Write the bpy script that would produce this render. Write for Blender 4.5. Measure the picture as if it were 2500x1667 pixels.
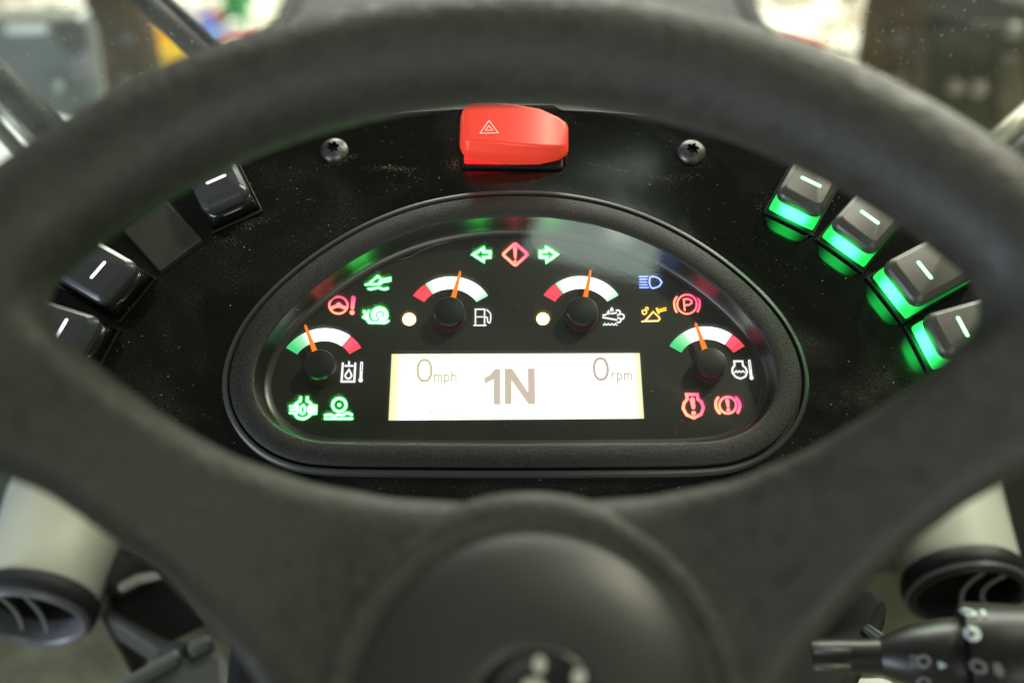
import bpy, math, random
import numpy as np
from mathutils import Matrix, Vector
random.seed(7); rng = np.random.default_rng(7)
for o in list(bpy.data.objects): bpy.data.objects.remove(o)
scn = bpy.context.scene; COL = scn.collection
R = math.radians

# ------------------------------------------------------------ camera
# Everything in the cab is measured in the frame of the instrument panel
# (x right, y up the panel, z out of it, metres); MP carries it to the world.
INC = R(25); PZ = 1.75
MP = Matrix.Translation((0, 0, PZ)) @ Matrix.Rotation(INC, 4, 'X')
LENS = 34.0; F = LENS/36*2500; TH = R(22); DIST = .42; CX, CY = 1259.0, 833.5
CAMP = np.array([0, -math.sin(TH)*DIST, math.cos(TH)*DIST])
FW = -CAMP/np.linalg.norm(CAMP); RT = np.array([1., 0, 0]); UP = np.cross(RT, FW)
cam = bpy.data.cameras.new('camera'); co = bpy.data.objects.new('camera', cam); COL.objects.link(co)
co.matrix_world = MP @ Matrix.Translation(CAMP.tolist()) @ Matrix.Rotation(TH, 4, 'X')
cam.lens = LENS; cam.sensor_width = 36; cam.shift_x = -9/2500
cam.clip_start = .01; cam.clip_end = 200
cam.dof.use_dof = True; cam.dof.focus_distance = .424; cam.dof.aperture_fstop = 3.7
scn.camera = co

# ------------------------------------------------------------ world and lamps
w = bpy.data.worlds.new("World"); scn.world = w; w.use_nodes = True
w.node_tree.nodes['Background'].inputs[0].default_value = (.80, .86, .70, 1)
w.node_tree.nodes['Background'].inputs[1].default_value = .15
scn.view_settings.view_transform = 'Standard'; scn.view_settings.look = 'None'
scn.view_settings.exposure = 0; scn.view_settings.gamma = 1
scn.render.resolution_x = 1024; scn.render.resolution_y = 682

def lamp(name, pos, target, size, power, col, size_y=None):
    l = bpy.data.lights.new(name, 'AREA'); l.energy = power; l.color = col
    l.shape = 'RECTANGLE'; l.size = size; l.size_y = size_y or size
    o = bpy.data.objects.new(name, l); COL.objects.link(o)
    p = Vector(pos); d = Vector(target)-p
    o.matrix_world = Matrix.Translation(p) @ d.to_track_quat('-Z', 'Y').to_matrix().to_4x4()
    return o
TGT = (0, 0, PZ)
key_dir = (MP.to_3x3() @ Vector((.55, .63, .60))).normalized()
lamp('hall_lamp_key', Vector(TGT)+key_dir*1.7, TGT, .15, 26, (1, .93, .74))
lamp('hall_lamp_left', (-1.25, -.90, 1.74), (0, -.1, 1.85), .9, 22, (.76, .86, 1), .4)
lamp('hall_lamp_right', (1.15, 1.35, 2.55), (0, -.1, 1.8), .8, 32, (1, .97, .80), .5)
lamp('hall_lamp_back', (.55, -1.6, 2.45), (0, -.1, 1.8), .8, 12, (.95, 1, .84))
lamp('hall_lamp_floor', (0, 5.0, 4.2), (0, 4.6, 0), 3.0, 620, (1, .98, .9))

# ------------------------------------------------------------ projection helpers
def ray(x, y):
    return FW + RT*(x-CX)/F + UP*(CY-y)/F
def P(x, y, z):                       # point of the photo's pixel on the plane at height z over the panel
    r = ray(x, y); return CAMP + r*((z-CAMP[2])/r[2])
def Wd(x, y, d):                      # world point at camera depth d
    return np.array(MP @ Vector(CAMP + ray(x, y)*d))
CW = np.array(MP @ Vector(CAMP)); M3 = np.array(MP.to_3x3())
def Wz(x, y, z):                      # world point on horizontal plane z
    r = M3 @ ray(x, y); return CW + r*((z-CW[2])/r[2])
def Wy(x, y, Y):
    r = M3 @ ray(x, y); return CW + r*((Y-CW[1])/r[1])
D2S = 1.06293                          # overview picture -> photo pixels
def dpx(pts): return [(x*D2S, y*D2S) for x, y in pts]

# added unseen lights, shaped to put a bright reflection on the cluster's clear cover
def mirror(x, y, dist):
    r = ray(x, y); p = P(x, y, .002); r = r/np.linalg.norm(r); r[2] = -r[2]
    return np.array(MP @ Vector(p+r*dist))
def cover_lamp(name, a, b, up_px, L_, col):   # rectangle whose reflection runs from pixel a to pixel b and up_px above that line
    A, B = mirror(*a, 1.6), mirror(*b, 1.6); C_ = mirror((a[0]+b[0])/2, (a[1]+b[1])/2-up_px, 1.6)
    X_ = Vector(B-A); mid = Vector((A+B)/2); Y_ = Vector(C_)-mid; Y_ = Y_-X_.normalized()*Y_.dot(X_.normalized())
    wx, wy = X_.length, Y_.length; X_.normalize(); Y_.normalize(); Z_ = X_.cross(Y_); cen = mid+Y_*wy/2
    if Z_.dot(Vector(TGT)-cen) > 0: Y_ = -Y_; Z_ = -Z_
    l = bpy.data.lights.new(name, 'AREA'); l.shape = 'RECTANGLE'; l.size = wx; l.size_y = wy; l.color = col; l.energy = L_*math.pi*wx*wy
    o = bpy.data.objects.new(name, l); COL.objects.link(o); R3 = Matrix((X_, Y_, Z_)).transposed(); o.matrix_world = Matrix.Translation(cen) @ R3.to_4x4(); return o
cover_lamp('cover_patch_light', (1285, 612), (1590, 690), 130, 8.0, (.80, 1, .86))  # unseen helper, added for the broad reflected patch alone
cover_lamp('cover_patch_light_small', (1475, 585), (1540, 600), 75, 7.0, (.95, 1, .82))  # second added helper, varies the brightness inside that patch
# ------------------------------------------------------------ materials
def nodes(name):
    m = bpy.data.materials.new(name); m.use_nodes = True
    nt = m.node_tree; return m, nt, nt.nodes['Principled BSDF']
def mat(name, col, rough=.5, metal=0, spec=.5, nscale=0, namt=0, bump=0, bscale=900, bdist=.0002, emit=None, es=0, rvar=0, coat=0):
    m, nt, b = nodes(name); N = nt.nodes.new; L = nt.links.new
    b.inputs['Base Color'].default_value = (*col, 1); b.inputs['Roughness'].default_value = rough
    b.inputs['Metallic'].default_value = metal; b.inputs['Specular IOR Level'].default_value = spec
    if coat: b.inputs['Coat Weight'].default_value = coat; b.inputs['Coat Roughness'].default_value = .05
    if emit: b.inputs['Emission Color'].default_value = (*emit, 1); b.inputs['Emission Strength'].default_value = es
    if nscale or bump: tc = N('ShaderNodeTexCoord')
    if nscale:
        n = N('ShaderNodeTexNoise'); n.inputs['Scale'].default_value = nscale; n.inputs['Detail'].default_value = 6
        L(tc.outputs['Object'], n.inputs['Vector'])
        mx = N('ShaderNodeMix'); mx.data_type = 'RGBA'
        mr = N('ShaderNodeMapRange'); mr.inputs[1].default_value = .35; mr.inputs[2].default_value = .65
        L(n.outputs['Fac'], mr.inputs[0]); L(mr.outputs[0], mx.inputs[0])
        mx.inputs[6].default_value = (*[c*(1-namt) for c in col], 1)
        mx.inputs[7].default_value = (*[min(1, c*(1+namt)) for c in col], 1)
        L(mx.outputs[2], b.inputs['Base Color'])
        if rvar:
            m2 = N('ShaderNodeMapRange'); m2.inputs[1].default_value = .3; m2.inputs[2].default_value = .7
            m2.inputs[3].default_value = rough-rvar; m2.inputs[4].default_value = rough+rvar
            L(n.outputs['Fac'], m2.inputs[0]); L(m2.outputs[0], b.inputs['Roughness'])
    if bump:
        n2 = N('ShaderNodeTexNoise'); n2.inputs['Scale'].default_value = bscale; n2.inputs['Detail'].default_value = 3
        L(tc.outputs['Object'], n2.inputs['Vector'])
        bp = N('ShaderNodeBump'); bp.inputs['Strength'].default_value = bump; bp.inputs['Distance'].default_value = bdist
        L(n2.outputs['Fac'], bp.inputs['Height']); L(bp.outputs[0], b.inputs['Normal'])
    return m
def emat(name, col, s):
    m, nt, b = nodes(name); b.inputs['Base Color'].default_value = (0, 0, 0, 1); b.inputs['Roughness'].default_value = .6
    b.inputs['Emission Color'].default_value = (*col, 1); b.inputs['Emission Strength'].default_value = s; return m
def egrad(name, c0, c1, s, ax=(.5, .5)):   # backlight that is uneven across one symbol
    m, nt, b = nodes(name); N = nt.nodes.new; L = nt.links.new
    b.inputs['Base Color'].default_value = (0, 0, 0, 1)
    tc = N('ShaderNodeTexCoord'); d = N('ShaderNodeVectorMath'); d.operation = 'DOT_PRODUCT'
    d.inputs[1].default_value = (ax[0], ax[1], 0); L(tc.outputs['Generated'], d.inputs[0])
    mx = N('ShaderNodeMix'); mx.data_type = 'RGBA'; L(d.outputs['Value'], mx.inputs[0])
    mx.inputs[6].default_value = (*c0, 1); mx.inputs[7].default_value = (*c1, 1)
    L(mx.outputs[2], b.inputs['Emission Color']); b.inputs['Emission Strength'].default_value = s; return m
def evcol(name, s):
    m, nt, b = nodes(name); a = nt.nodes.new('ShaderNodeAttribute'); a.attribute_name = 'Col'
    b.inputs['Base Color'].default_value = (0, 0, 0, 1)
    nt.links.new(a.outputs['Color'], b.inputs['Emission Color']); b.inputs['Emission Strength'].default_value = s; return m
def pane(name, ior=1.49, tint=(1, 1, 1), haze=0, hcol=(.5, .5, .45), scat=0):   # thin clear sheet
    m = bpy.data.materials.new(name); m.use_nodes = True; nt = m.node_tree; nt.nodes.clear()
    N = nt.nodes.new; L = nt.links.new
    out = N('ShaderNodeOutputMaterial'); mx = N('ShaderNodeMixShader'); ge = N('ShaderNodeNewGeometry'); dt = N('ShaderNodeVectorMath'); dt.operation = 'DOT_PRODUCT'
    L(ge.outputs['Incoming'], dt.inputs[0]); L(ge.outputs['Normal'], dt.inputs[1])
    def mth(op, a, b=None):
        q = N('ShaderNodeMath'); q.operation = op
        for i_, v_ in enumerate((a, b)):
            if v_ is None: continue
            if isinstance(v_, (int, float)): q.inputs[i_].default_value = v_
            else: L(v_, q.inputs[i_])
        return q
    f0 = ((ior-1)/(ior+1))**2
    fr = mth('ADD', mth('MULTIPLY', mth('POWER', mth('SUBTRACT', 1.0, mth('ABSOLUTE', dt.outputs['Value']).outputs[0]).outputs[0], 5.0).outputs[0], 1-f0).outputs[0], f0)
    t = N('ShaderNodeBsdfTransparent'); t.inputs[0].default_value = (*tint, 1)
    g = N('ShaderNodeBsdfGlossy'); g.inputs['Roughness'].default_value = .045
    L(fr.outputs[0], mx.inputs[0]); L(t.outputs[0], mx.inputs[1]); L(g.outputs[0], mx.inputs[2]); last = mx
    if haze:
        d = N('ShaderNodeBsdfDiffuse'); d.inputs[0].default_value = (*hcol, 1)
        tc = N('ShaderNodeTexCoord'); n = N('ShaderNodeTexNoise'); n.inputs['Scale'].default_value = 9; n.inputs['Detail'].default_value = 8
        L(tc.outputs['Object'], n.inputs['Vector'])
        mr = N('ShaderNodeMapRange'); mr.inputs[1].default_value = .35; mr.inputs[2].default_value = .75; mr.inputs[3].default_value = 0; mr.inputs[4].default_value = haze
        L(n.outputs['Fac'], mr.inputs[0])
        m2 = N('ShaderNodeMixShader'); L(mr.outputs[0], m2.inputs[0]); L(mx.outputs[0], m2.inputs[1]); L(d.outputs[0], m2.inputs[2]); last = m2
    if scat:                            # slightly hazed plastic spreads a little of what passes through
        rf = N('ShaderNodeBsdfRefraction'); rf.inputs['Roughness'].default_value = .85; rf.inputs['IOR'].default_value = 1.12
        m3 = N('ShaderNodeMixShader'); m3.inputs[0].default_value = scat; L(last.outputs[0], m3.inputs[1]); L(rf.outputs[0], m3.inputs[2]); last = m3
    L(last.outputs[0], out.inputs[0]); return m

M = {}
M['panel'] = mat('gloss_black_panel', (.0035, .0035, .0027), .12, spec=.42, bump=.04, bscale=300, nscale=60, namt=.5, rvar=.03)
def dusty_panel():
    m = M['panel']; nt = m.node_tree; b = nt.nodes['Principled BSDF']; N = nt.nodes.new; L = nt.links.new
    for l in list(nt.links):
        if l.to_socket in (b.inputs['Base Color'], b.inputs['Roughness']): nt.links.remove(l)
    tc = N('ShaderNodeTexCoord')
    def rng_(scale, lo, hi, det=8, dist=0):
        n = N('ShaderNodeTexNoise'); n.inputs['Scale'].default_value = scale; n.inputs['Detail'].default_value = det; n.inputs['Distortion'].default_value = dist
        L(tc.outputs['Object'], n.inputs['Vector']); r = N('ShaderNodeMapRange'); r.inputs[1].default_value = lo; r.inputs[2].default_value = hi
        L(n.outputs['Fac'], r.inputs[0]); return r.outputs[0]
    film = rng_(16, .46, .78, 10, 1.2); grit = rng_(900, .35, .75, 4)
    mu = N('ShaderNodeMath'); mu.operation = 'MULTIPLY'; L(film, mu.inputs[0]); L(grit, mu.inputs[1])
    mx = N('ShaderNodeMix'); mx.data_type = 'RGBA'; L(mu.outputs[0], mx.inputs[0]); mx.inputs[6].default_value = (.0035, .0035, .0027, 1); mx.inputs[7].default_value = (.040, .038, .029, 1)
    L(mx.outputs[2], b.inputs['Base Color'])
    r2 = N('ShaderNodeMapRange'); r2.inputs[3].default_value = .10; r2.inputs[4].default_value = .30; L(film, r2.inputs[0]); L(r2.outputs[0], b.inputs['Roughness'])
dusty_panel()
M['bezel'] = mat('grained_bezel_plastic', (.012, .012, .010), .50, spec=.42, nscale=1700, namt=1.0, bump=1.0, bscale=1900, bdist=.0003)  # grained plastic; the grain's sparkle is put into the colour noise
M['wall'] = mat('gloss_bezel_wall', (.011, .011, .009), .36, spec=.9)
M['face'] = mat('dial_face_film', (.030, .031, .024), .40, spec=.35, nscale=30, namt=.2)
M['knob'] = mat('black_knob_plastic', (.012, .014, .012), .35, bump=.2, bscale=1200)
M['knob_reflection'] = mat('dark_red_reflection', (.09, .02, .03), .3)  # red reflection at the knob's foot, put into a base colour
M['lens'] = pane('clear_cluster_lens', scat=.07)
M['soft'] = mat('soft_touch_black', (.029, .029, .024), .58, spec=.42, nscale=170, namt=.13, bump=.5, bscale=260, bdist=.0012, rvar=.10)
M['hub'] = mat('hub_plastic', (.022, .023, .020), .46, spec=.5, nscale=25, namt=.12, bump=.15, bscale=400)
M['hubd'] = mat('hub_badge_black', (.010, .010, .009), .3)
M['white_print'] = mat('pale_print', (.45, .46, .40), .5)
M['cap'] = mat('rocker_cap_plastic', (.055, .054, .045), .42, spec=.55, bump=.15, bscale=900)  # warm reflected light on the right-hand caps is put into this colour
M['capL'] = mat('rocker_cap_plastic_dim_side', (.034, .036, .040), .30, spec=.6, bump=.1, bscale=900)  # same plastic, darkened and cooled for the weaker reflections on the left
M['frame'] = mat('switch_frame_black', (.006, .006, .006), .5, spec=.3)
M['body_off'] = mat('rocker_body_black', (.008, .008, .008), .25)
M['bar_w'] = emat('marker_bar_white', (1, 1, 1), 1.4)
M['bar_g'] = emat('marker_bar_green_white', (.55, 1, .75), 2.6)
M['bar_halo'] = emat('marker_bar_halo_green', (.05, 1, .28), .9)  # green halo of the lit bar, put in as emission
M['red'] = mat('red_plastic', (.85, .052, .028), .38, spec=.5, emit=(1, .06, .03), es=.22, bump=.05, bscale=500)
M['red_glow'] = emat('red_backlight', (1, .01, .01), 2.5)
M['screw'] = mat('black_zinc_screw', (.10, .10, .095), .42, metal=.75, bump=.35, bscale=500, bdist=.0003, nscale=300, namt=.4)
M['hole'] = mat('screw_socket', (.006, .006, .006), .5)
M['dust'] = mat('dust_flakes', (.34, .33, .27), .9)
M['dust2'] = mat('sandy_dust', (.26, .21, .13), .9)
M['cream'] = mat('cream_plastic', (.40, .41, .34), .5, nscale=6, namt=.06)
M['ventring'] = mat('vent_ring_grey', (.09, .09, .10), .35)
M['ventblack'] = mat('vent_black', (.006, .006, .006), .5, spec=.3)
M['fin'] = mat('vent_fin', (.14, .15, .14), .4)
M['trim'] = mat('grey_trim', (.042, .046, .040), .5, nscale=8, namt=.15)
M['lip'] = mat('pale_lip', (.26, .26, .22), .5)
M['black'] = mat('cavity_black', (.004, .004, .004), .6)
M['stalk'] = mat('stalk_black', (.011, .011, .010), .38, spec=.5)
M['steel'] = mat('bright_tube', (.30, .29, .25), .42, metal=.4)
M['rubber'] = mat('black_rubber', (.010, .011, .012), .65, spec=.3)
M['guard'] = mat('mudguard_grey', (.17, .20, .22), .4, nscale=3, namt=.25)
M['guardd'] = mat('mudguard_dark', (.035, .036, .033), .35, nscale=4, namt=.3)
M['mud'] = mat('muddy_tyre', (.14, .085, .035), .8, nscale=7, namt=.55, bump=.6, bscale=30, bdist=.01)
M['cowl'] = mat('grey_cowl', (.018, .019, .017), .6, spec=.3, nscale=5, namt=.1)
M['screenwin'] = pane('windscreen_glass', 1.45, (.96, .98, .96), .10)
def concrete():
    m, nt, b = nodes('littered_concrete'); N = nt.nodes.new; L = nt.links.new
    tc = N('ShaderNodeTexCoord'); n = N('ShaderNodeTexNoise'); n.inputs['Scale'].default_value = 4.5; n.inputs['Detail'].default_value = 7
    L(tc.outputs['Object'], n.inputs['Vector']); cr = N('ShaderNodeValToRGB'); e = cr.color_ramp.elements
    e[0].position = .36; e[0].color = (.34, .27, .17, 1); e[1].position = .52; e[1].color = (.80, .80, .68, 1)
    L(n.outputs['Fac'], cr.inputs[0]); L(cr.outputs[0], b.inputs['Base Color']); b.inputs['Roughness'].default_value = .6; return m
M['ground'] = concrete()
M['mat'] = mat('cab_floor_mat', (.20, .195, .12), .7, nscale=14, namt=.45, bump=.5, bscale=80, bdist=.002)

# ------------------------------------------------------------ object helpers
def tag(o, label=None, cat=None, group=None, kind=None):
    if label: o['label'] = label
    if cat: o['category'] = cat
    if group: o['group'] = group
    if kind: o['kind'] = kind
    return o
LOC = {}
def root(name, mw, label, cat, group=None):
    o = bpy.data.objects.new(name, None); COL.objects.link(o); o.matrix_world = mw
    o.empty_display_size = .02; return tag(o, label, cat, group)
def proot(name, loc, label, cat, group=None, rz=0):      # thing whose base lies at loc in the panel's frame
    o = root(name, MP @ Matrix.Translation(loc) @ Matrix.Rotation(rz, 4, 'Z'), label, cat, group)
    LOC[o.name] = (MP @ Matrix.Translation(loc) @ Matrix.Rotation(rz, 4, 'Z')).inverted() @ MP
    return o
def wroot(name, loc, label, cat, group=None, rot=None):
    mw = Matrix.Translation(loc)
    if rot is not None: mw = mw @ rot
    o = root(name, mw, label, cat, group); LOC[o.name] = mw.inverted(); return o
def mk(name, verts, faces, m, parent=None, frame='local', smooth=False, kind=None, label=None, cols=None, angle=None):
    me = bpy.data.meshes.new(name)
    vs = [Vector(v) for v in verts]
    if frame == 'shared' and parent is not None:
        T = LOC[parent.name]; vs = [T @ v for v in vs]
    me.from_pydata([tuple(v) for v in vs], [], faces); me.validate(); me.update()
    ms = m if isinstance(m, (list, tuple)) else [m]
    for q in ms: me.materials.append(q)
    if cols is not None:
        a = me.color_attributes.new('Col', 'FLOAT_COLOR', 'POINT')
        a.data.foreach_set('color', np.array(cols, dtype='f').ravel())
    if smooth:
        me.polygons.foreach_set('use_smooth', [True]*len(me.polygons))
        if angle:
            me.set_sharp_from_angle(angle=angle)
    o = bpy.data.objects.new(name, me); COL.objects.link(o)
    if parent is not None:
        o.parent = parent
        if parent.name in LOC: LOC[o.name] = LOC[parent.name]
    if kind: o['kind'] = kind
    if label: o['label'] = label
    return o
class G:                                # small mesh builder
    def __init__(s): s.v = []; s.f = []
    def add(s, v, f):
        n = len(s.v); s.v += [tuple(map(float, q)) for q in v]; s.f += [tuple(n+i for i in q) for q in f]
    def box(s, x0, x1, y0, y1, z0, z1, T=None):
        v = [(x, y, z) for z in (z0, z1) for y in (y0, y1) for x in (x0, x1)]
        if T is not None: v = [tuple(T @ Vector(q)) for q in v]
        s.add(v, [(0, 2, 3, 1), (4, 5, 7, 6), (0, 1, 5, 4), (2, 6, 7, 3), (0, 4, 6, 2), (1, 3, 7, 5)])
    def loft(s, rings, closed=True, caps=True):
        n = len(rings[0]); v = [q for r in rings for q in r]; f = []
        for i in range(len(rings)-1):
            for j in range(n if closed else n-1):
                a = i*n+j; b = i*n+(j+1) % n; f.append((a, b, b+n, a+n))
        if caps: f.append(tuple(range(n))[::-1]); f.append(tuple((len(rings)-1)*n+j for j in range(n)))
        s.add(v, f)
    def prism(s, pts, T):               # pts list of 3d points, T = offset vector
        a = [tuple(p) for p in pts]; b = [tuple(np.array(p)+np.array(T)) for p in pts]; s.loft([a, b])
    def lathe(s, prof, n=48, T=None, caps=True):   # prof (r,z)
        rings = []
        for r, z in prof:
            ring = [(r*math.cos(2*math.pi*k/n), r*math.sin(2*math.pi*k/n), z) for k in range(n)]
            if T is not None: ring = [tuple(T @ Vector(q)) for q in ring]
            rings.append(ring)
        s.loft(rings, True, caps)
    def tube(s, pts, r, n=14):
        pts = [Vector(p) for p in pts]; rings = []; up = Vector((0, 0, 1))
        rr = r if isinstance(r, (list, tuple)) else [r]*len(pts)
        for i, p in enumerate(pts):
            t = (pts[min(i+1, len(pts)-1)]-pts[max(i-1, 0)]).normalized()
            a = t.cross(up if abs(t.dot(up)) < .95 else Vector((1, 0, 0))).normalized(); b = a.cross(t)
            rings.append([tuple(p+(a*math.cos(2*math.pi*k/n)+b*math.sin(2*math.pi*k/n))*rr[i]) for k in range(n)])
        s.loft(rings)
    def mk(s, name, m, parent=None, **k): return mk(name, s.v, s.f, m, parent, **k)
def bevel(o, wd, seg=2, ang=35):
    b = o.modifiers.new('bevel', 'BEVEL'); b.width = wd; b.segments = seg; b.limit_method = 'ANGLE'; b.angle_limit = R(ang)
    return o
def catmull(p, n=8, closed=False):
    p = np.array(p, float); out = []; m = len(p)
    for i in range(m if closed else m-1):
        g = (lambda k: p[k % m]) if closed else (lambda k: p[min(max(k, 0), m-1)])
        a, b, c, d = g(i-1), g(i), g(i+1), g(i+2)
        for t in np.arange(n)/n:
            out.append(.5*((2*b)+(-a+c)*t+(2*a-5*b+4*c-d)*t*t+(-a+3*b-3*c+d)*t**3))
    if not closed: out.append(p[-1])
    return np.array(out)
def resample(p, n):                     # closed curve, even spacing
    q = np.vstack([p, p[:1]]); s = np.r_[0, np.cumsum(np.linalg.norm(np.diff(q, axis=0), axis=1))]
    t = np.linspace(0, s[-1], n, endpoint=False); return np.c_[np.interp(t, s, q[:, 0]), np.interp(t, s, q[:, 1])]
def inset(p, d):                        # ccw closed 2d curve, inward by d
    t = np.roll(p, -1, 0)-np.roll(p, 1, 0); t /= np.linalg.norm(t, axis=1)[:, None]
    return p+np.c_[-t[:, 1], t[:, 0]]*d

# ------------------------------------------------------------ instrument panel
zp = 0.0
edge = [(330, 1265), (90, 1150), (-60, 1050), (-50, 900), (40, 640), (200, 480), (420, 384), (640, 328), (925, 284), (1080, 271), (1148, 268)]
tab = [(1163, 258), (1350, 258), (1372, 272)]
edge2 = [(1450, 274), (1630, 290), (1880, 328), (2100, 384), (2320, 480), (2480, 640), (2570, 900), (2580, 1050), (2430, 1150), (2190, 1265)]
e1 = catmull(edge, 6); e2 = catmull(edge2, 6)
outl = [P(x, y, zp)[:2] for x, y in list(e1)+tab+list(e2)]
Mpan = proot('dashboard', (0, 0, 0), 'glossy black dash plate holding the dials and switches behind the steering wheel', 'dashboard')
# ------------------------------------------------------------ instrument cluster
ZF = -.0085                             # dial face level
half = [(0, 440), (110, 446), (230, 470), (345, 514), (450, 575), (545, 650), (617, 730), (658, 808), (672, 885), (655, 962), (605, 1028), (530, 1070), (430, 1087), (215, 1091), (0, 1092)]
hp = [P(CX+dx*D2S, y*D2S, .002)[:2] for dx, y in half]
ring = [p for p in hp] + [np.array([-p[0], p[1]]) for p in hp[-2:0:-1]]
ring = resample(catmull(ring, 10, True), 260)[::-1]     # ccw
area = np.sum(ring[:, 0]*np.roll(ring[:, 1], -1)-ring[:, 1]*np.roll(ring[:, 0], -1))
if area < 0: ring = ring[::-1]
CL = proot('instrument_cluster', (0, 0, 0), 'lit instrument cluster in an arched bezel with four gauges and a white display', 'instrument cluster')
from mathutils.geometry import tessellate_polygon
hole = [tuple(q) for q in inset(ring, .0012)]
g = G(); no, nh = len(outl), len(hole); allp = [tuple(q) for q in outl]+hole
tris = tessellate_polygon([[Vector((x, y, 0)) for x, y in outl], [Vector((x, y, 0)) for x, y in hole]])
def up_(t):
    (x0, y0), (x1, y1), (x2, y2) = [allp[i] for i in t]; return t if (x1-x0)*(y2-y0)-(x2-x0)*(y1-y0) > 0 else t[::-1]
tris = [up_(tuple(t)) for t in tris]; n_ = no+nh
sides = [(i, (i+1) % no, n_+(i+1) % no, n_+i) for i in range(no)]+[(no+i, no+(i+1) % nh, n_+no+(i+1) % nh, n_+no+i) for i in range(nh)]
g.add([(x, y, 0) for x, y in allp]+[(x, y, -.003) for x, y in allp], tris+[tuple(n_+i for i in t[::-1]) for t in tris]+sides)
o = g.mk('top_plate', M['panel'], Mpan)
g = G(); g.loft([[(x*.99, y*.99-.001, -.0031) for x, y in outl], [(x*.80, y*.9, -.05) for x, y in outl], [(x*.6, y*.75, -.16) for x, y in outl]], caps=False)
g.add([(x*.6, y*.75, -.16) for x, y in outl], [tuple(range(len(outl)))])
g.mk('underside_casing', M['rubber'], Mpan)
g = G(); pe = [(x, y, .0002) for x, y in list(outl)]; g.tube(pe[2:-2], .0007, 6); g.mk('plate_edge', M['panel'], Mpan, smooth=True)
def rings(prof): return [[(x, y, z) for x, y in inset(ring, d)] for d, z in prof]
g = G(); g.loft(rings([(-.0006, .0002), (-.0004, .0022), (.0003, .0032), (.0014, .0034), (.0019, .0028), (.0020, .0014)]), caps=False)
g.mk('outer_lip', mat('lip_plastic', (.038, .039, .035), .42, spec=.6), CL, smooth=True, angle=R(60))
g = G(); g.loft(rings([(.0020, .0014), (.0030, .0014)]), caps=False); g.mk('groove', M['black'], CL)
g = G(); g.loft(rings([(.0030, .0012), (.0031, .0032), (.0036, .0037), (.0120, .0030), (.0128, .0027), (.0133, .0020)]), caps=False)
g.mk('bezel', M['bezel'], CL, smooth=True, angle=R(60))
g = G(); g.loft(rings([(.0133, .0019), (.0137, -.0008), (.0143, -.0044), (.0149, -.0066), (.0154, -.0073), (.0176, -.0080), (.0180, -.0081), (.0181, ZF)]), caps=False)
g.mk('inner_wall', M['wall'], CL, smooth=True, angle=R(60))
fr = inset(ring, .0178)
face = mk('dial_face', [(x, y, ZF) for x, y in fr], [tuple(range(len(fr)))], M['face'], CL)
lr = inset(ring, .0131)
mk('clear_lens', [(x, y, .0021) for x, y in lr], [tuple(range(len(lr)))], M['lens'], CL)
# moulded arch ridge over the face
rp = catmull([P(x*D2S, y*D2S, ZF)[:2] for x, y in [(915, 596), (940, 590), (990, 566), (1080, 546), (1180, 540), (1285, 546), (1375, 566), (1425, 590), (1450, 596)]], 6)
g = G(); g.tube([(x, y, ZF) for x, y in rp], [.0001]+[.0007]*(len(rp)-2)+[.0001], 8); g.mk('moulded_ridge', M['wall'], CL, smooth=True)

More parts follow.
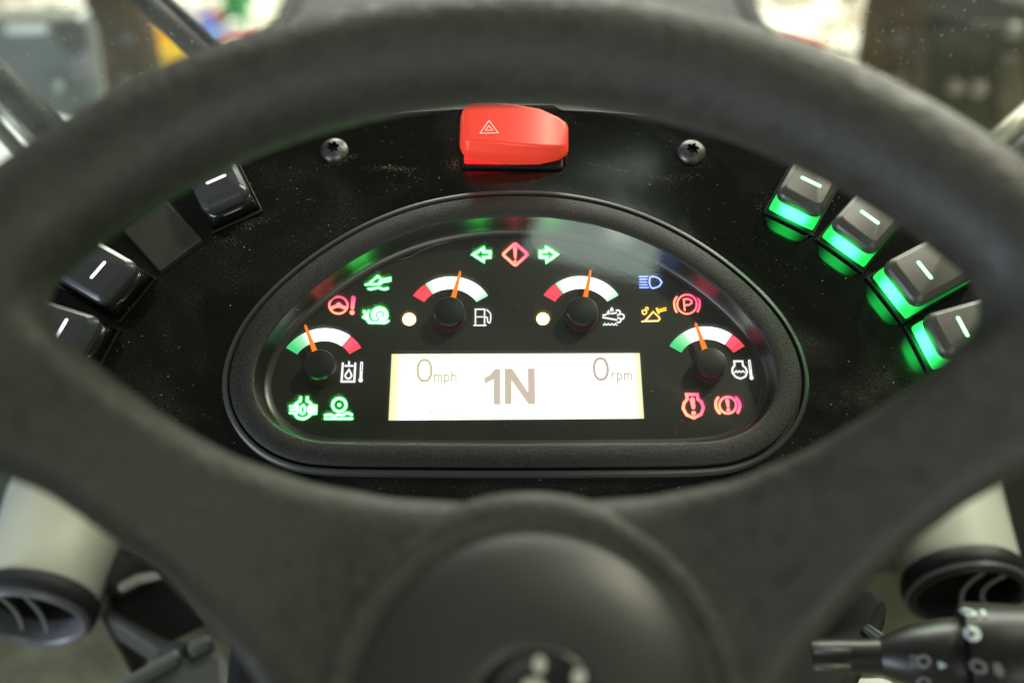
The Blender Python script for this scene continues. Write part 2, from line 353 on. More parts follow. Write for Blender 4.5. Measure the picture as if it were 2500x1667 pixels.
CR = {'c1': (860, 680, 7.35), 'c2': (1140, 570, 9.046), 'c3': (1430, 730, 7.84), 'c4': (690, 940, 11.76), 'c5': (1620, 850, 8.254),
      'c6': (780, 860, 13.07), 'c7': (930, 840, 3.51), 'c8': (780, 650, 10.455), 'A': (500, 440, 3.136), 'B': (1200, 440, 2.94),
      'K': (700, 220, 2.138), 'S': (1700, 1100, 2.765), 'T': (0, 1100, 2.765)}
def cp(c, pts): ox, oy, s = CR[c]; return [(ox+x/s, oy+y/s) for x, y in pts]
class Sym:                              # flat symbol drawn with strokes and fills, a fraction of a millimetre thick
    def __init__(s, crop, z=ZF, h=.00022, pf=None): s.c = crop; s.z = z; s.h = h; s.g = G(); s.k = 0; s.pf = pf or (lambda x, y, zz: P(x, y, zz))
    def _out(s, poly, faces=None):
        s.k += 1; h = s.h+s.k*.000012
        n = len(poly); top = [s.pf(x, y, s.z+h) for x, y in poly]; bot = [s.pf(x, y, s.z-.00001) for x, y in poly]
        f = faces or [tuple(range(n))]
        s.g.add(top+bot, list(f)+[(i, (i+1) % n, (i+1) % n+n, i+n) for i in range(n)])
    def fill(s, pts): s._out(cp(s.c, pts)); return s
    def ell(s, cx, cy, rx, ry=None, n=28):
        ry = ry or rx; return s.fill([(cx+rx*math.cos(2*math.pi*k/n), cy+ry*math.sin(2*math.pi*k/n)) for k in range(n)])
    def line(s, pts, wd, w1=None, closed=False, smooth=False):
        pts = np.array(cp(s.c, pts)); sc = CR[s.c][2]; wd = wd/sc/2; w1 = (w1/sc/2 if w1 else wd)
        if smooth: pts = catmull(pts, 5, closed)
        n = len(pts); lw = np.linspace(wd, w1, n)
        if closed: t0 = pts-np.roll(pts, 1, 0); t1 = np.roll(pts, -1, 0)-pts
        else:
            t = np.diff(pts, axis=0); t0 = np.vstack([t[:1], t]); t1 = np.vstack([t, t[-1:]])
        t0 = t0/np.linalg.norm(t0, axis=1)[:, None]; t1 = t1/np.linalg.norm(t1, axis=1)[:, None]
        nn = np.c_[-(t0+t1)[:, 1], (t0+t1)[:, 0]]; nn /= np.linalg.norm(nn, axis=1)[:, None]
        c = np.clip(np.abs((nn*np.c_[-t0[:, 1], t0[:, 0]]).sum(1)), .55, 1); nn *= (lw/c)[:, None]
        Lf = pts+nn; Rt = pts-nn
        if closed:
            s.k += 1; h = s.h+s.k*.000012
            top = [s.pf(x, y, s.z+h) for x, y in Lf]+[s.pf(x, y, s.z+h) for x, y in Rt]
            bot = [s.pf(x, y, s.z-.00001) for x, y in Lf]+[s.pf(x, y, s.z-.00001) for x, y in Rt]; f = []
            for i in range(n):
                j = (i+1) % n; f += [(i, j, n+j, n+i), (i, j, 2*n+j, 2*n+i), (n+i, n+j, 3*n+j, 3*n+i)]
            s.g.add(top+bot, f)
        else:
            def cap(p, d, r, k=6):
                a0 = math.atan2(d[1], d[0]); return [p+r*np.array([math.cos(a0+a), math.sin(a0+a)]) for a in np.linspace(math.pi/2, -math.pi/2, k+2)[1:-1]]
            poly = list(Lf)+cap(pts[-1], t1[-1], w1)+list(Rt[::-1])+cap(pts[0], -t0[0], wd)
            m = len(poly); k = 6; f = [(i, i+1, n+k+(n-2-i), n+k+(n-1-i)) for i in range(n-1)]
            f.append(tuple(range(n-1, n+k+1))); f.append(tuple([0]+[n+k+n-1]+list(range(m-k, m))))
            s._out(poly, f)
        return s
    def ringl(s, cx, cy, rx, ry, wd, n=36):
        return s.line([(cx+rx*math.cos(2*math.pi*k/n), cy+ry*math.sin(2*math.pi*k/n)) for k in range(n)], wd, closed=True)
    def done(s, name, m, parent, label=None, frame='shared', kind=None): return s.g.mk(name, m, parent, frame=frame, label=label, kind=kind)

EG = emat('green_symbol_light', (.075, 1, .13), 13)
EGd = emat('green_inner_glow', (.0, .30, .03), .75)  # glow leaking inside the arrow outlines, put in as dim emission
EW = emat('white_symbol_light', (1, 1, 1), 1.15)
ER = egrad('red_symbol_light', (1, .24, .09), (1, .025, .13), 4.0, (.75, .35))
ER2 = egrad('red_symbol_light_b', (1, .20, .09), (1, .03, .13), 4.0, (.2, .9))
EY = egrad('amber_symbol_light', (1, .62, .28), (1, .50, .0), 2.2, (.3, .8))
EB = emat('blue_symbol_light', (.22, .30, 1), 3.2)
EA = emat('amber_lamp_light', (1, .62, .20), 5.5)
DK = emat('dark_print', (.01, .10, .02), .3)
SY = 'warning_symbol'
s = Sym('c2', h=.00008); s.fill([(140, 468), (365, 325), (365, 408), (512, 408), (510, 528), (365, 528), (362, 610)]); s.done('symbol_inner_glow', EGd, CL)  # fill that draws the inner glow of the arrow
s = Sym('c2'); s.line([(140, 468), (365, 325), (365, 408), (512, 408), (510, 528), (365, 528), (362, 612)], 58, closed=True); s.done(SY, EG, CL, 'green outlined arrow pointing left')
s = Sym('c2', h=.00008); s.fill([(1757, 318), (1985, 465), (1765, 620), (1765, 525), (1620, 525), (1620, 405), (1757, 400)]); s.done('symbol_inner_glow', EGd, CL)
s = Sym('c2'); s.line([(1757, 318), (1985, 465), (1765, 622), (1765, 525), (1620, 525), (1620, 405), (1757, 400)], 58, closed=True); s.done(SY, EG, CL, 'green outlined arrow pointing right')
s = Sym('c2'); s.line([(1035, 240), (1063, 228), (1092, 240), (1315, 440), (1330, 465), (1315, 490), (1095, 688), (1068, 700), (1040, 688), (818, 490), (803, 465), (818, 440)], 56, closed=True)
s.line([(1063, 320), (1068, 535)], 88, 50); s.ell(1065, 618, 31); s.done(SY, ER, CL, 'red diamond with exclamation mark')
s = Sym('c8'); s.ringl(483, 995, 234, 214, 50); s.fill([(410, 985), (450, 935), (490, 918), (530, 935), (570, 985), (700, 1035), (690, 1090), (640, 1108), (520, 1055), (480, 1062), (440, 1055), (310, 1108), (265, 1070), (285, 1030)])
s.line([(866, 815), (842, 1060)], 105, 88); s.ell(833, 1180, 62); s.done(SY, ER2, CL, 'red steering wheel with exclamation mark')
s = Sym('c8'); s.line([(1178, 474), (1250, 462), (1485, 255), (1600, 352), (1590, 405), (1555, 455), (1240, 462)], 48); s.line([(1600, 342), (1812, 303)], 44); s.line([(1600, 408), (1812, 365)], 46); s.ell(1540, 395, 33)
s.line([(1255, 575), (1330, 583), (1400, 565), (1490, 545), (1580, 572), (1650, 585), (1742, 565)], 54, smooth=True); s.done(SY, EG, CL, 'green bucket over a wavy line')
s = Sym('c8'); s.ell(1535, 1240, 225, 212); s.fill([(1090, 1290), (1150, 1225), (1180, 1180), (1230, 1180), (1262, 1260), (1290, 1340), (1330, 1385), (1500, 1380), (1680, 1375), (1700, 1398), (1770, 1372), (1796, 1388), (1740, 1440), (1690, 1466), (1640, 1475), (1250, 1462), (1200, 1385), (1130, 1335), (1090, 1315)])
s.line([(1180, 1225), (1145, 1155)], 68); s.line([(1225, 1210), (1258, 1145)], 62); s.done(SY, EG, CL, 'green snail')
s = Sym('c8', h=.0003); s.line([(1275, 1180), (1278, 1290), (1330, 1383), (1480, 1385), (1508, 1350), (1470, 1290), (1460, 1230), (1490, 1177), (1550, 1158), (1610, 1180), (1640, 1225), (1635, 1280)], 27, smooth=True); s.done('snail_spiral', emat('green_print', (.0, .35, .07), 1), CL)
s = Sym('A'); s.line([(2072, 1105), (2072, 988), (2142, 988), (2142, 1105)], 11); s.line([(2072, 1046), (2142, 1046)], 9); s.line([(2060, 1111), (2152, 1111)], 11)
s.line([(2145, 1048), (2162, 1052), (2166, 1082), (2180, 1092), (2188, 1070), (2186, 1020), (2158, 992)], 10, smooth=True); s.done(SY, EW, CL, 'white fuel pump')
s = Sym('A'); s.ell(1565, 1065, 51, 47.5); s.done('indicator_dot', EA, CL, 'round amber light beside the fuel gauge')
s = Sym('B'); s.ell(369, 995, 46, 44); s.done('indicator_dot', EA, CL, 'round amber light beside the second gauge from the right')
def drop(cx, y0, y1, wd): return [(cx, y0), (cx+wd*.30, y0+(y1-y0)*.35), (cx+wd*.5, y0+(y1-y0)*.62), (cx+wd*.42, y0+(y1-y0)*.85), (cx+wd*.18, y1), (cx-wd*.18, y1), (cx-wd*.42, y0+(y1-y0)*.85), (cx-wd*.5, y0+(y1-y0)*.62), (cx-wd*.30, y0+(y1-y0)*.35)]
s = Sym('c3'); s.fill(drop(498, 145, 240, 74)); s.fill(drop(436, 205, 300, 74)); s.line([(332, 310), (390, 298)], 34); s.line([(495, 280), (585, 262)], 34); s.line([(332, 352), (595, 400)], 34)
s.line([(588, 217), (632, 217), (658, 250), (648, 290), (612, 308)], 32, smooth=True); s.line([(682, 288), (720, 302), (732, 338), (720, 372), (688, 385)], 32, smooth=True); s.line([(618, 358), (655, 370), (670, 405), (655, 440), (602, 450)], 32, smooth=True)
s.line([(338, 500), (366, 468), (380, 490), (405, 498), (432, 468), (447, 490), (472, 498), (498, 468), (513, 490), (540, 498), (565, 468), (578, 490), (598, 500)], 22); s.done(SY, EW, CL, 'white droplets and exhaust clouds')
s = Sym('B'); s.line([(1142, 692), (1172, 692), (1203, 706), (1222, 732), (1205, 760), (1172, 774), (1150, 774), (1137, 755), (1132, 732), (1136, 705)], 9.5, closed=True)
for y, x0, x1 in ((692, 1062, 1122), (711, 1063, 1116), (731, 1063, 1114), (751, 1063, 1116), (770, 1064, 1126)): s.line([(x0, y), (x1, y)], 7.5)
s.done(SY, EB, CL, 'blue headlamp beam')
s = Sym('B'); s.ringl(1403, 890, 70, 69, 11); s.line([(1328, 838), (1312, 870), (1314, 910), (1328, 945)], 13, smooth=True); s.line([(1478, 836), (1493, 868), (1493, 905), (1480, 942)], 13, smooth=True)
s.line([(1387, 932), (1380, 856), (1410, 851), (1434, 862), (1438, 880), (1420, 894), (1386, 897)], 12); s.done(SY, ER, CL, 'red letter P in a brake ring')
s = Sym('c3'); s.line([(1078, 432), (1135, 420), (1290, 245), (1398, 340), (1418, 380), (1388, 418), (1135, 424)], 31); s.line([(1410, 203), (1532, 170)], 25); s.line([(1415, 238), (1536, 210)], 25); s.line([(1362, 185), (1395, 262)], 42)
s.line([(1082, 218), (1163, 218), (1163, 268), (1122, 296), (1085, 272)], 24, closed=True); s.line([(1142, 212), (1146, 172), (1172, 158), (1194, 175), (1192, 205)], 22); s.done(SY, EY, CL, 'amber bucket with open padlock')
s = Sym('c6'); s.line([(745, 352), (705, 930), (1110, 930), (1143, 352)], 70); s.line([(945, 305), (940, 425)], 64); s.line([(822, 432), (1060, 430)], 60)
s.line([(940, 545), (1000, 660), (1025, 750), (985, 815), (910, 843), (840, 805), (818, 740), (860, 660)], 58, closed=True); s.line([(1345, 338), (1318, 880)], 92); s.ell(1312, 885, 73); s.done(SY, EW, CL, 'white oil tank with thermometer')
s = Sym('c6', h=.0003); s.line([(1345, 345), (1332, 600)], 17); s.done('thermometer_slot', M['black'], CL)
s = Sym('c4'); s.line([(520, 355), (508, 455), (400, 520), (335, 612), (225, 612)], 74); s.line([(225, 700), (390, 700)], 68); s.line([(220, 795), (325, 798), (400, 900), (475, 945), (560, 965), (660, 945), (760, 880), (830, 815)], 74, smooth=True)
s.line([(708, 355), (702, 452), (800, 515), (855, 595)], 76); s.fill([(712, 620), (790, 562), (990, 565), (996, 640), (984, 645), (984, 655), (992, 660), (992, 735), (980, 742), (984, 752), (984, 835), (860, 852), (760, 842), (700, 760)])
s.line([(600, 572), (640, 620), (645, 700), (625, 790), (570, 832), (518, 790), (505, 720), (530, 620)], 62, closed=True); s.line([(432, 605), (412, 792)], 84); s.done(SY, EG, CL, 'green locked axle')
s = Sym('c4'); s.ringl(1627, 568, 192, 188, 76); s.ell(1625, 565, 52); s.line([(1225, 865), (1370, 850), (1500, 882), (1620, 840), (1720, 862), (1850, 800), (1980, 850)], 72, smooth=True); s.line([(1215, 958), (1990, 960)], 68); s.done(SY, EG, CL, 'green wheel on rough ground')
s = Sym('c5'); s.line([(1422, 262), (1590, 262), (1597, 345), (1655, 400), (1683, 480), (1650, 568), (1550, 612), (1452, 575), (1390, 495), (1385, 410), (1432, 348)], 40, closed=True)
s.line([(1435, 487), (1465, 455), (1490, 487), (1530, 455), (1560, 487), (1600, 455), (1632, 487)], 27); s.line([(1728, 255), (1770, 595)], 54, 58); s.ell(1773, 597, 41); s.done(SY, EW, CL, 'white engine outline with thermometer')
s = Sym('c5', h=.0003); s.line([(1733, 262), (1752, 420)], 10); s.done('thermometer_slot', M['black'], CL)
s = Sym('c5'); s.line([(462, 930), (682, 930), (690, 1022), (765, 1085), (802, 1200), (755, 1330), (610, 1403), (465, 1340), (395, 1215), (412, 1105), (478, 1022)], 58, closed=True); s.line([(580, 1035), (600, 1190)], 100, 76); s.ell(607, 1305, 46); s.done(SY, ER, CL, 'red engine outline with exclamation mark')
s = Sym('c5'); s.ringl(1295, 1145, 168, 166, 46); s.line([(1098, 995), (1055, 1080), (1062, 1200), (1130, 1305)], 56, smooth=True); s.line([(1462, 995), (1525, 1090), (1535, 1190), (1497, 1290)], 56, smooth=True); s.line([(1283, 1050), (1300, 1165)], 80, 58); s.ell(1305, 1240, 38); s.done(SY, ER, CL, 'red brake ring with exclamation mark')

# display
def lcd_mat():
    m, nt, b = nodes('white_backlit_display'); N = nt.nodes.new; L = nt.links.new
    b.inputs['Base Color'].default_value = (.02, .02, .02, 1)
    tc = N('ShaderNodeTexCoord'); sp = N('ShaderNodeSeparateXYZ'); L(tc.outputs['Generated'], sp.inputs[0])
    def edge(o, inv, wd):
        r = N('ShaderNodeMapRange'); r.inputs[1].default_value = 1 if inv else 0; r.inputs[2].default_value = 1-wd if inv else wd
        r.inputs[3].default_value = 0; r.inputs[4].default_value = 1; r.interpolation_type = 'SMOOTHSTEP'; L(o, r.inputs[0]); return r.outputs[0]
    mm = [edge(sp.outputs[0], 0, .075), edge(sp.outputs[0], 1, .05), edge(sp.outputs[1], 1, .13)]
    a = N('ShaderNodeMath'); a.operation = 'MULTIPLY'; L(mm[0], a.inputs[0]); L(mm[1], a.inputs[1])
    c = N('ShaderNodeMath'); c.operation = 'MULTIPLY'; L(a.outputs[0], c.inputs[0])
    r = N('ShaderNodeMapRange'); r.inputs[3].default_value = .55; L(mm[2], r.inputs[0]); L(r.outputs[0], c.inputs[1])
    mx = N('ShaderNodeMix'); mx.data_type = 'RGBA'; L(c.outputs[0], mx.inputs[0])
    mx.inputs[6].default_value = (.96, .98, .50, 1); mx.inputs[7].default_value = (1.6, 1.6, 1.40, 1)
    L(mx.outputs[2], b.inputs['Emission Color']); b.inputs['Emission Strength'].default_value = 1; return m
s = Sym('c7', h=.00002); s.fill([(92, 85), (2218, 77), (2255, 637), (65, 653)]); s.done('display', lcd_mat(), CL, 'wide white display')
disp = bpy.data.objects['display']
T1 = egrad('display_digits', (.60, .57, .44), (.66, .54, .44), 1, (1, 0)); T2 = emat('display_units', (.60, .58, .36), 1); T3 = emat('display_faint', (.66, .65, .58), 1); T4 = emat('display_zero_right', (.50, .45, .38), 1)
s = Sym('c7', h=.00006); s.fill([(885, 290), (940, 260), (975, 212), (1022, 212), (1022, 517), (967, 517), (965, 300), (888, 340)]); s.fill([(1060, 210), (1125, 210), (1262, 415), (1258, 208), (1318, 208), (1322, 515), (1265, 515), (1120, 310), (1120, 515), (1063, 515)]); s.done('lettering', T1, disp)
def letter(s, ch, x, y, h, wd, k=1.0):   # y = baseline, h = x-height
    if ch == 'm': s.line([(x, y), (x, y-h)], wd); s.line([(x, y-h*.75), (x+h*.25, y-h), (x+h*.5, y-h*.8), (x+h*.5, y)], wd); s.line([(x+h*.5, y-h*.75), (x+h*.75, y-h), (x+h, y-h*.8), (x+h, y)], wd); return x+h*1.4
    if ch == 'p': s.line([(x, y-h), (x, y+h*.38)], wd); s.line([(x, y-h*.8), (x+h*.3, y-h), (x+h*.65, y-h*.7), (x+h*.65, y-h*.3), (x+h*.3, y), (x, y-h*.2)], wd); return x+h*1.05
    if ch == 'h': s.line([(x, y), (x, y-h*1.4)], wd); s.line([(x, y-h*.7), (x+h*.3, y-h), (x+h*.6, y-h*.8), (x+h*.6, y)], wd); return x+h
    if ch == 'r': s.line([(x, y), (x, y-h)], wd); s.line([(x, y-h*.7), (x+h*.2, y-h*.95), (x+h*.45, y-h)], wd); return x+h*.8
s = Sym('c7', h=.00006); s.line([(373, 136), (405, 145), (428, 190), (430, 255), (405, 305), (373, 315), (340, 305), (318, 260), (318, 190), (342, 145)], 22, closed=True, smooth=True)
x = 460
for ch in 'mph': x = letter(s, ch, x, 320, 60, 12)
s.done('lettering', T2, disp)
s = Sym('c7', h=.00006); s.line([(1882, 124), (1915, 134), (1938, 180), (1942, 245), (1920, 292), (1888, 302), (1855, 292), (1832, 250), (1828, 180), (1848, 134)], 22, closed=True, smooth=True)
x = 1980
for ch in 'rpm': x = letter(s, ch, x, 306, 58, 11)
s.done('lettering', T4, disp)
s = Sym('c7', h=.00006); s.line([(475, 552), (440, 552), (425, 575), (425, 600)], 8); s.line([(430, 578), (465, 575)], 8); s.line([(515, 560), (530, 548), (530, 605)], 8); letter(s, 'm', 585, 605, 42, 7); s.line([(665, 565), (675, 600)], 7); s.done('lettering', T3, disp)

# gauges
def gauge(cx, cy, tip, redside, label):
    c = P(cx, cy, ZF); r1 = (P(cx+108.5, cy, ZF)-c)[0]; r0 = (P(cx+75.5, cy, ZF)-c)[0]
    gr = root('gauge', Matrix.Identity(4), None, None); gr.parent = CL; gr['label'] = label
    del_keys = [k for k in ('category',) if k in gr]
    for k in del_keys: del gr[k]
    gr.matrix_local = Matrix.Translation(c.tolist())
    def arc(a0, a1, colf, name):
        n = 40; v = []; cols = []
        for i in range(n+1):
            a = R(a0+(a1-a0)*i/n)
            for r_, z in ((r0, .0), (r0, .00022), (r1, .00022), (r1, 0)):
                v.append((r_*math.sin(a), r_*math.cos(a), z)); cols.append((*colf(math.degrees(a)), 1))
        f = []
        for i in range(n):
            for j in range(3): f.append((i*4+j, i*4+j+1, i*4+j+5, i*4+j+4))
        mk(name, v, f, evcol('gauge_band_light', 1), gr, cols=cols)
    red = (1.15, .085, .12)
    def mix(a, b, t): t = min(1, max(0, t)); return tuple(x+(y-x)*t for x, y in zip(a, b))
    gc = (.07, .75, .22); lg = (.42, 1.0, .55); wh = (2.6, 2.8, 2.6)
    if redside < 0:
        arc(-58.5, -36.5, lambda a: red, 'red_band')
        arc(-35.8, 58.5, lambda a: mix(lg, wh, (a+36)/22) if a < 20 else mix(wh, lg, (a-36)/22), 'green_band')
    else:
        arc(36.5, 58.5, lambda a: (1.15, .12, .19) if a < 50 else (1.1, .085, .12), 'red_band')
        arc(-58.5, 35.8, lambda a: mix(gc, lg, (a+52)/18) if a < -34 else mix(lg, wh, (a+34)/18), 'green_band')
    kz = .0070; rk = (P(cx+38.6, cy, ZF+kz)-P(cx, cy, ZF+kz))[0]
    g = G(); g.lathe([(rk*.86, 0), (rk*.86, .0030), (rk, .0034), (rk, kz-.0006), (rk*.95, kz), (rk*.90, kz+.0001)], 48); g.mk('knob', M['knob'], gr, smooth=True, angle=R(35))
    g = G(); g.lathe([(rk*1.06, .0001), (rk*1.06, .0006), (rk*.9, .0008)], 48); g.mk('knob_red_reflection', M['knob_reflection'], gr)  # ring drawn where red light reflects at the knob's foot
    t = P(*tip, ZF+.0045)-c; d = t[:2]/np.linalg.norm(t[:2]); nrm = np.array([-d[1], d[0]]); L_ = np.linalg.norm(t[:2])
    b0 = d*rk*.5; wb = .00135; wt = .00055
    pts = [b0+nrm*wb, d*L_*.96+nrm*wt, d*L_+nrm*wt*.4, d*L_-nrm*wt*.4, d*L_*.96-nrm*wt, b0-nrm*wb]
    g = G(); g.prism([(p[0], p[1], .0038) for p in pts][::-1], (0, 0, .0008)); g.mk('needle', emat('orange_needle_light', (1, .24, .01), 1.05), gr)
gauge(1098.5, 774, (1124, 661.6), -1, 'fuel gauge left of centre, red band at its left end')
gauge(1420, 773, (1442.5, 659.4), -1, 'gauge right of centre beside the exhaust cloud symbol')
gauge(786.4, 902, (744.6, 792.4), 1, 'gauge at far left with pointer leaning left')
gauge(1730, 898, (1698, 787.6), 1, 'gauge at far right above the red engine symbol')

# ------------------------------------------------------------ rocker switches
def rocker(a, b, lit, label, group, blank=False):
    pa, pb = P(*a, .001), P(*b, .001)
    mid = (pa+pb)/2; ang = math.atan2(pb[1]-pa[1], pb[0]-pa[0]); W = np.linalg.norm((pb-pa)[:2]); Lh = .046
    rt = proot('blank_switch_cover' if blank else 'rocker_switch', (mid[0], mid[1], .0002), label, 'switch cover' if blank else 'switch', group, ang)
    h = W/2
    if blank:
        g = G(); g.box(-h+.0005, h-.0005, .0, Lh*.62, 0, .0022); bevel(g.mk('cover_plate', mat('blank_plate', (.05, .05, .045), .38, nscale=80, namt=.15, spec=.5), rt), .0009, 2)
        g = G(); g.box(-h-.0004, h+.0004, -.0006, Lh*.62+.0006, 0, .0006); bevel(g.mk('frame', M['frame'], rt), .0003, 1)
        return
    # frame: four thin bars round the opening
    fz = .0016; t = .0011
    for x0, x1, y0, y1, z1 in ((-h, h, -t, 0, fz), (-h, h, Lh, Lh+t, fz), (-h, -h+t, .00001, Lh-.00001, fz-.0001), (h-t, h, .00001, Lh-.00001, fz-.0001)):
        g = G(); g.box(x0, x1, y0, y1, 0, z1); bevel(g.mk('frame_bar', M['frame'], rt), .0003, 1)
    # translucent rocker body, its sides sloping in under the cap
    def rr(x0, x1, y0, y1, z0, zs, r=.0025, n=4):
        pts = []
        for cx_, cy_, a0 in ((x1-r, y1-r, 0), (x0+r, y1-r, 90), (x0+r, y0+r, 180), (x1-r, y0+r, 270)):
            for k in range(n+1):
                a = R(a0+90*k/n); X = cx_+r*math.cos(a); Y = cy_+r*math.sin(a); pts.append((X, Y, z0+zs*(Y-y0)/(y1-y0)))
        return pts
    e = t+.0002
    g = G(); g.loft([rr(-h+e, h-e, .0016, Lh-.001, .0006, 0, .001), rr(-h+e, h-e, .0014, Lh-.001, .0016, 0, .001), rr(-h+e, h-e, .0002, Lh-.001, .0046, -.001, .0032), rr(-h+e+.0004, h-e-.0004, -.0010, Lh-.002, .0096, -.0035, .0068), rr(-h+e+.0014, h-e-.0014, .0000, Lh-.003, .0106, -.004, .0068)])
    g.mk('rocker_body', lit[0], rt, smooth=True, angle=R(50))
    z0 = .0100; zs = -.0045
    g = G(); g.loft([rr(-h+.0020, h-.0020, .0020, Lh-.003, z0, zs, .005), rr(-h+.0012, h-.0012, .0010, Lh-.003, z0+.0010, zs, .005), rr(-h+.0013, h-.0013, .0012, Lh-.003, z0+.0042, zs, .0045),
                     rr(-h+.0018, h-.0018, .0020, Lh-.004, z0+.0054, zs, .004), rr(-h+.0038, h-.0038, .0046, Lh-.006, z0+.0070, zs, .0024), rr(-h+.0039, h-.0039, .0048, Lh-.0062, z0+.00703, zs, .0022)])
    g.mk('rocker_cap', lit[1], rt, smooth=True, angle=R(22))
    bw, bt = .0040, .00085; yb = .0142
    pts = [(bw*sx+bt*math.cos(a), bt*math.sin(a)) for sx, a0 in ((1, -90), (-1, 90)) for a in [R(a0+180*k/8) for k in range(9)]]
    zt = lambda Y: z0+.0070+zs*(Y-.0046)/(Lh-.0106)
    g = G(); g.loft([[(x_, y_+yb, zt(y_+yb)-.0003) for x_, y_ in pts], [(x_, y_+yb, zt(y_+yb)+.00015) for x_, y_ in pts]]); g.mk('marker_bar', lit[2], rt)
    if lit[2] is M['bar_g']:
        p2 = [(x_*1.07, y_*1.36) for x_, y_ in pts]; g = G(); g.loft([[(x_, y_+yb, zt(y_+yb)-.0003) for x_, y_ in p2], [(x_, y_+yb, zt(y_+yb)+.00008) for x_, y_ in p2]]); g.mk('marker_halo', M['bar_halo'], rt)  # halo round the lit bar, drawn as a wider glowing strip
gbody = bpy.data.materials.new('green_lit_body'); gbody.use_nodes = True
def green_body():
    nt = gbody.node_tree; b = nt.nodes['Principled BSDF']; N = nt.nodes.new; L = nt.links.new
    b.inputs['Base Color'].default_value = (.02, .3, .08, 1); b.inputs['Roughness'].default_value = .3
    tc = N('ShaderNodeTexCoord'); sp = N('ShaderNodeSeparateXYZ'); L(tc.outputs['Object'], sp.inputs[0])
    ab = N('ShaderNodeMath'); ab.operation = 'ABSOLUTE'; L(sp.outputs[0], ab.inputs[0])
    r = N('ShaderNodeMapRange'); r.interpolation_type = 'SMOOTHSTEP'; r.inputs[1].default_value = .001; r.inputs[2].default_value = .0095; r.inputs[3].default_value = 13; r.inputs[4].default_value = .9
    L(ab.outputs[0], r.inputs[0])
    r2 = N('ShaderNodeMapRange'); r2.inputs[1].default_value = .001; r2.inputs[2].default_value = .012; r2.inputs[3].default_value = 1; r2.inputs[4].default_value = .12
    L(sp.outputs[1], r2.inputs[0]); m = N('ShaderNodeMath'); m.operation = 'MULTIPLY'; L(r.outputs[0], m.inputs[0]); L(r2.outputs[0], m.inputs[1])
    b.inputs['Emission Color'].default_value = (.022, 1, .12, 1); L(m.outputs[0], b.inputs['Emission Strength'])
green_body()
LG = (gbody, M['cap'], M['bar_g']); LO = (M['body_off'], M['capL'], M['bar_w'])
GR = 'green lit rocker switches right of the cluster'; GL = 'unlit rocker switches left of the cluster'
rocker((1866, 514), (1987, 573), LG, 'green lit rocker switch, uppermost on the right side', GR)
rocker((1995, 580), (2110, 663), LG, 'green lit rocker switch, second from the top on the right side', GR)
rocker((2118, 674), (2208, 789), LG, 'green lit rocker switch, third from the top on the right side', GR)
rocker((2212, 795), (2272, 912), LG, 'green lit rocker switch, lowest on the right side, half behind the wheel spoke', GR)
rocker((516, 566), (640, 511), LO, 'black rocker switch with white bar, uppermost on the left side', GL)
rocker((389, 668), (499, 585), LO, 'flat plain cover plate between the black rocker switches on the left', None, True)
rocker((286, 789), (379, 678), LO, 'black rocker switch with white bar just below the plain cover plate', GL)
rocker((226, 918), (290, 802), LO, 'black rocker switch, lowest on the left, half behind the wheel spoke', GL)

# ------------------------------------------------------------ hazard switch
pc = P(1256, 372, .002)
HZ = proot('hazard_switch', (pc[0]-.0008, pc[1]+.0050, .0002), 'red hazard warning rocker switch with white triangle at the top of the panel', 'switch', None, R(-.8))
g = G(); g.box(-.0236, .0236, -.0135, .0135, 0, .0022); bevel(g.mk('frame', M['frame'], HZ), .0008, 2)
def hz_ring(x, zt, yh, zb=.0030, zw=None):
    zw = zw if zw is not None else zt-.0045
    ch = .0026
    return [(x, -yh, zb), (x, -yh-.0002, zw), (x, -yh+ch, zt), (x, yh-ch, zt), (x, yh+.0002, zw), (x, yh, zb)]
st = [(-.0242, .0125, .0080, .0092), (-.0230, .0164, .0104, .0080), (-.0205, .0186, .0126, .0072), (-.011, .0190, .0133, .0050), (.0, .0176, .0134, .0036), (.0125, .0150, .0126, .0030), (.0210, .0116, .0106, .0034), (.0246, .0096, .0086, .0040), (.0259, .0074, .0068, .0048)]
g = G(); g.loft([hz_ring(x, zt, yh, zb, None if -.023 < x < .024 else (zt+zb)/2) for x, zt, yh, zb in st])
bevel(g.mk('rocker_cap', M['red'], HZ, smooth=True, angle=R(34)), .0014, 3, 28)
g = G(); g.box(-.0222, -.001, -.0122, .0110, .0022, .0068); bevel(g.mk('lit_underside', M['red_glow'], HZ), .0005, 1)
# white warning triangle printed on the cap
def cappt(x, y, z):                     # photo pixel -> cap's top plane
    return P(x, y, z)
s = Sym('K', z=.0002+.0189, h=.00012); s.line([(1056, 160), (1104, 224), (1009, 226)], 3.6, closed=True); s.line([(1056, 186), (1076, 210), (1037, 211)], 3.2, closed=True)
s.done('triangle_mark', mat('white_ink', (.85, .8, .78), .5, emit=(1, .85, .8), es=.3), HZ)

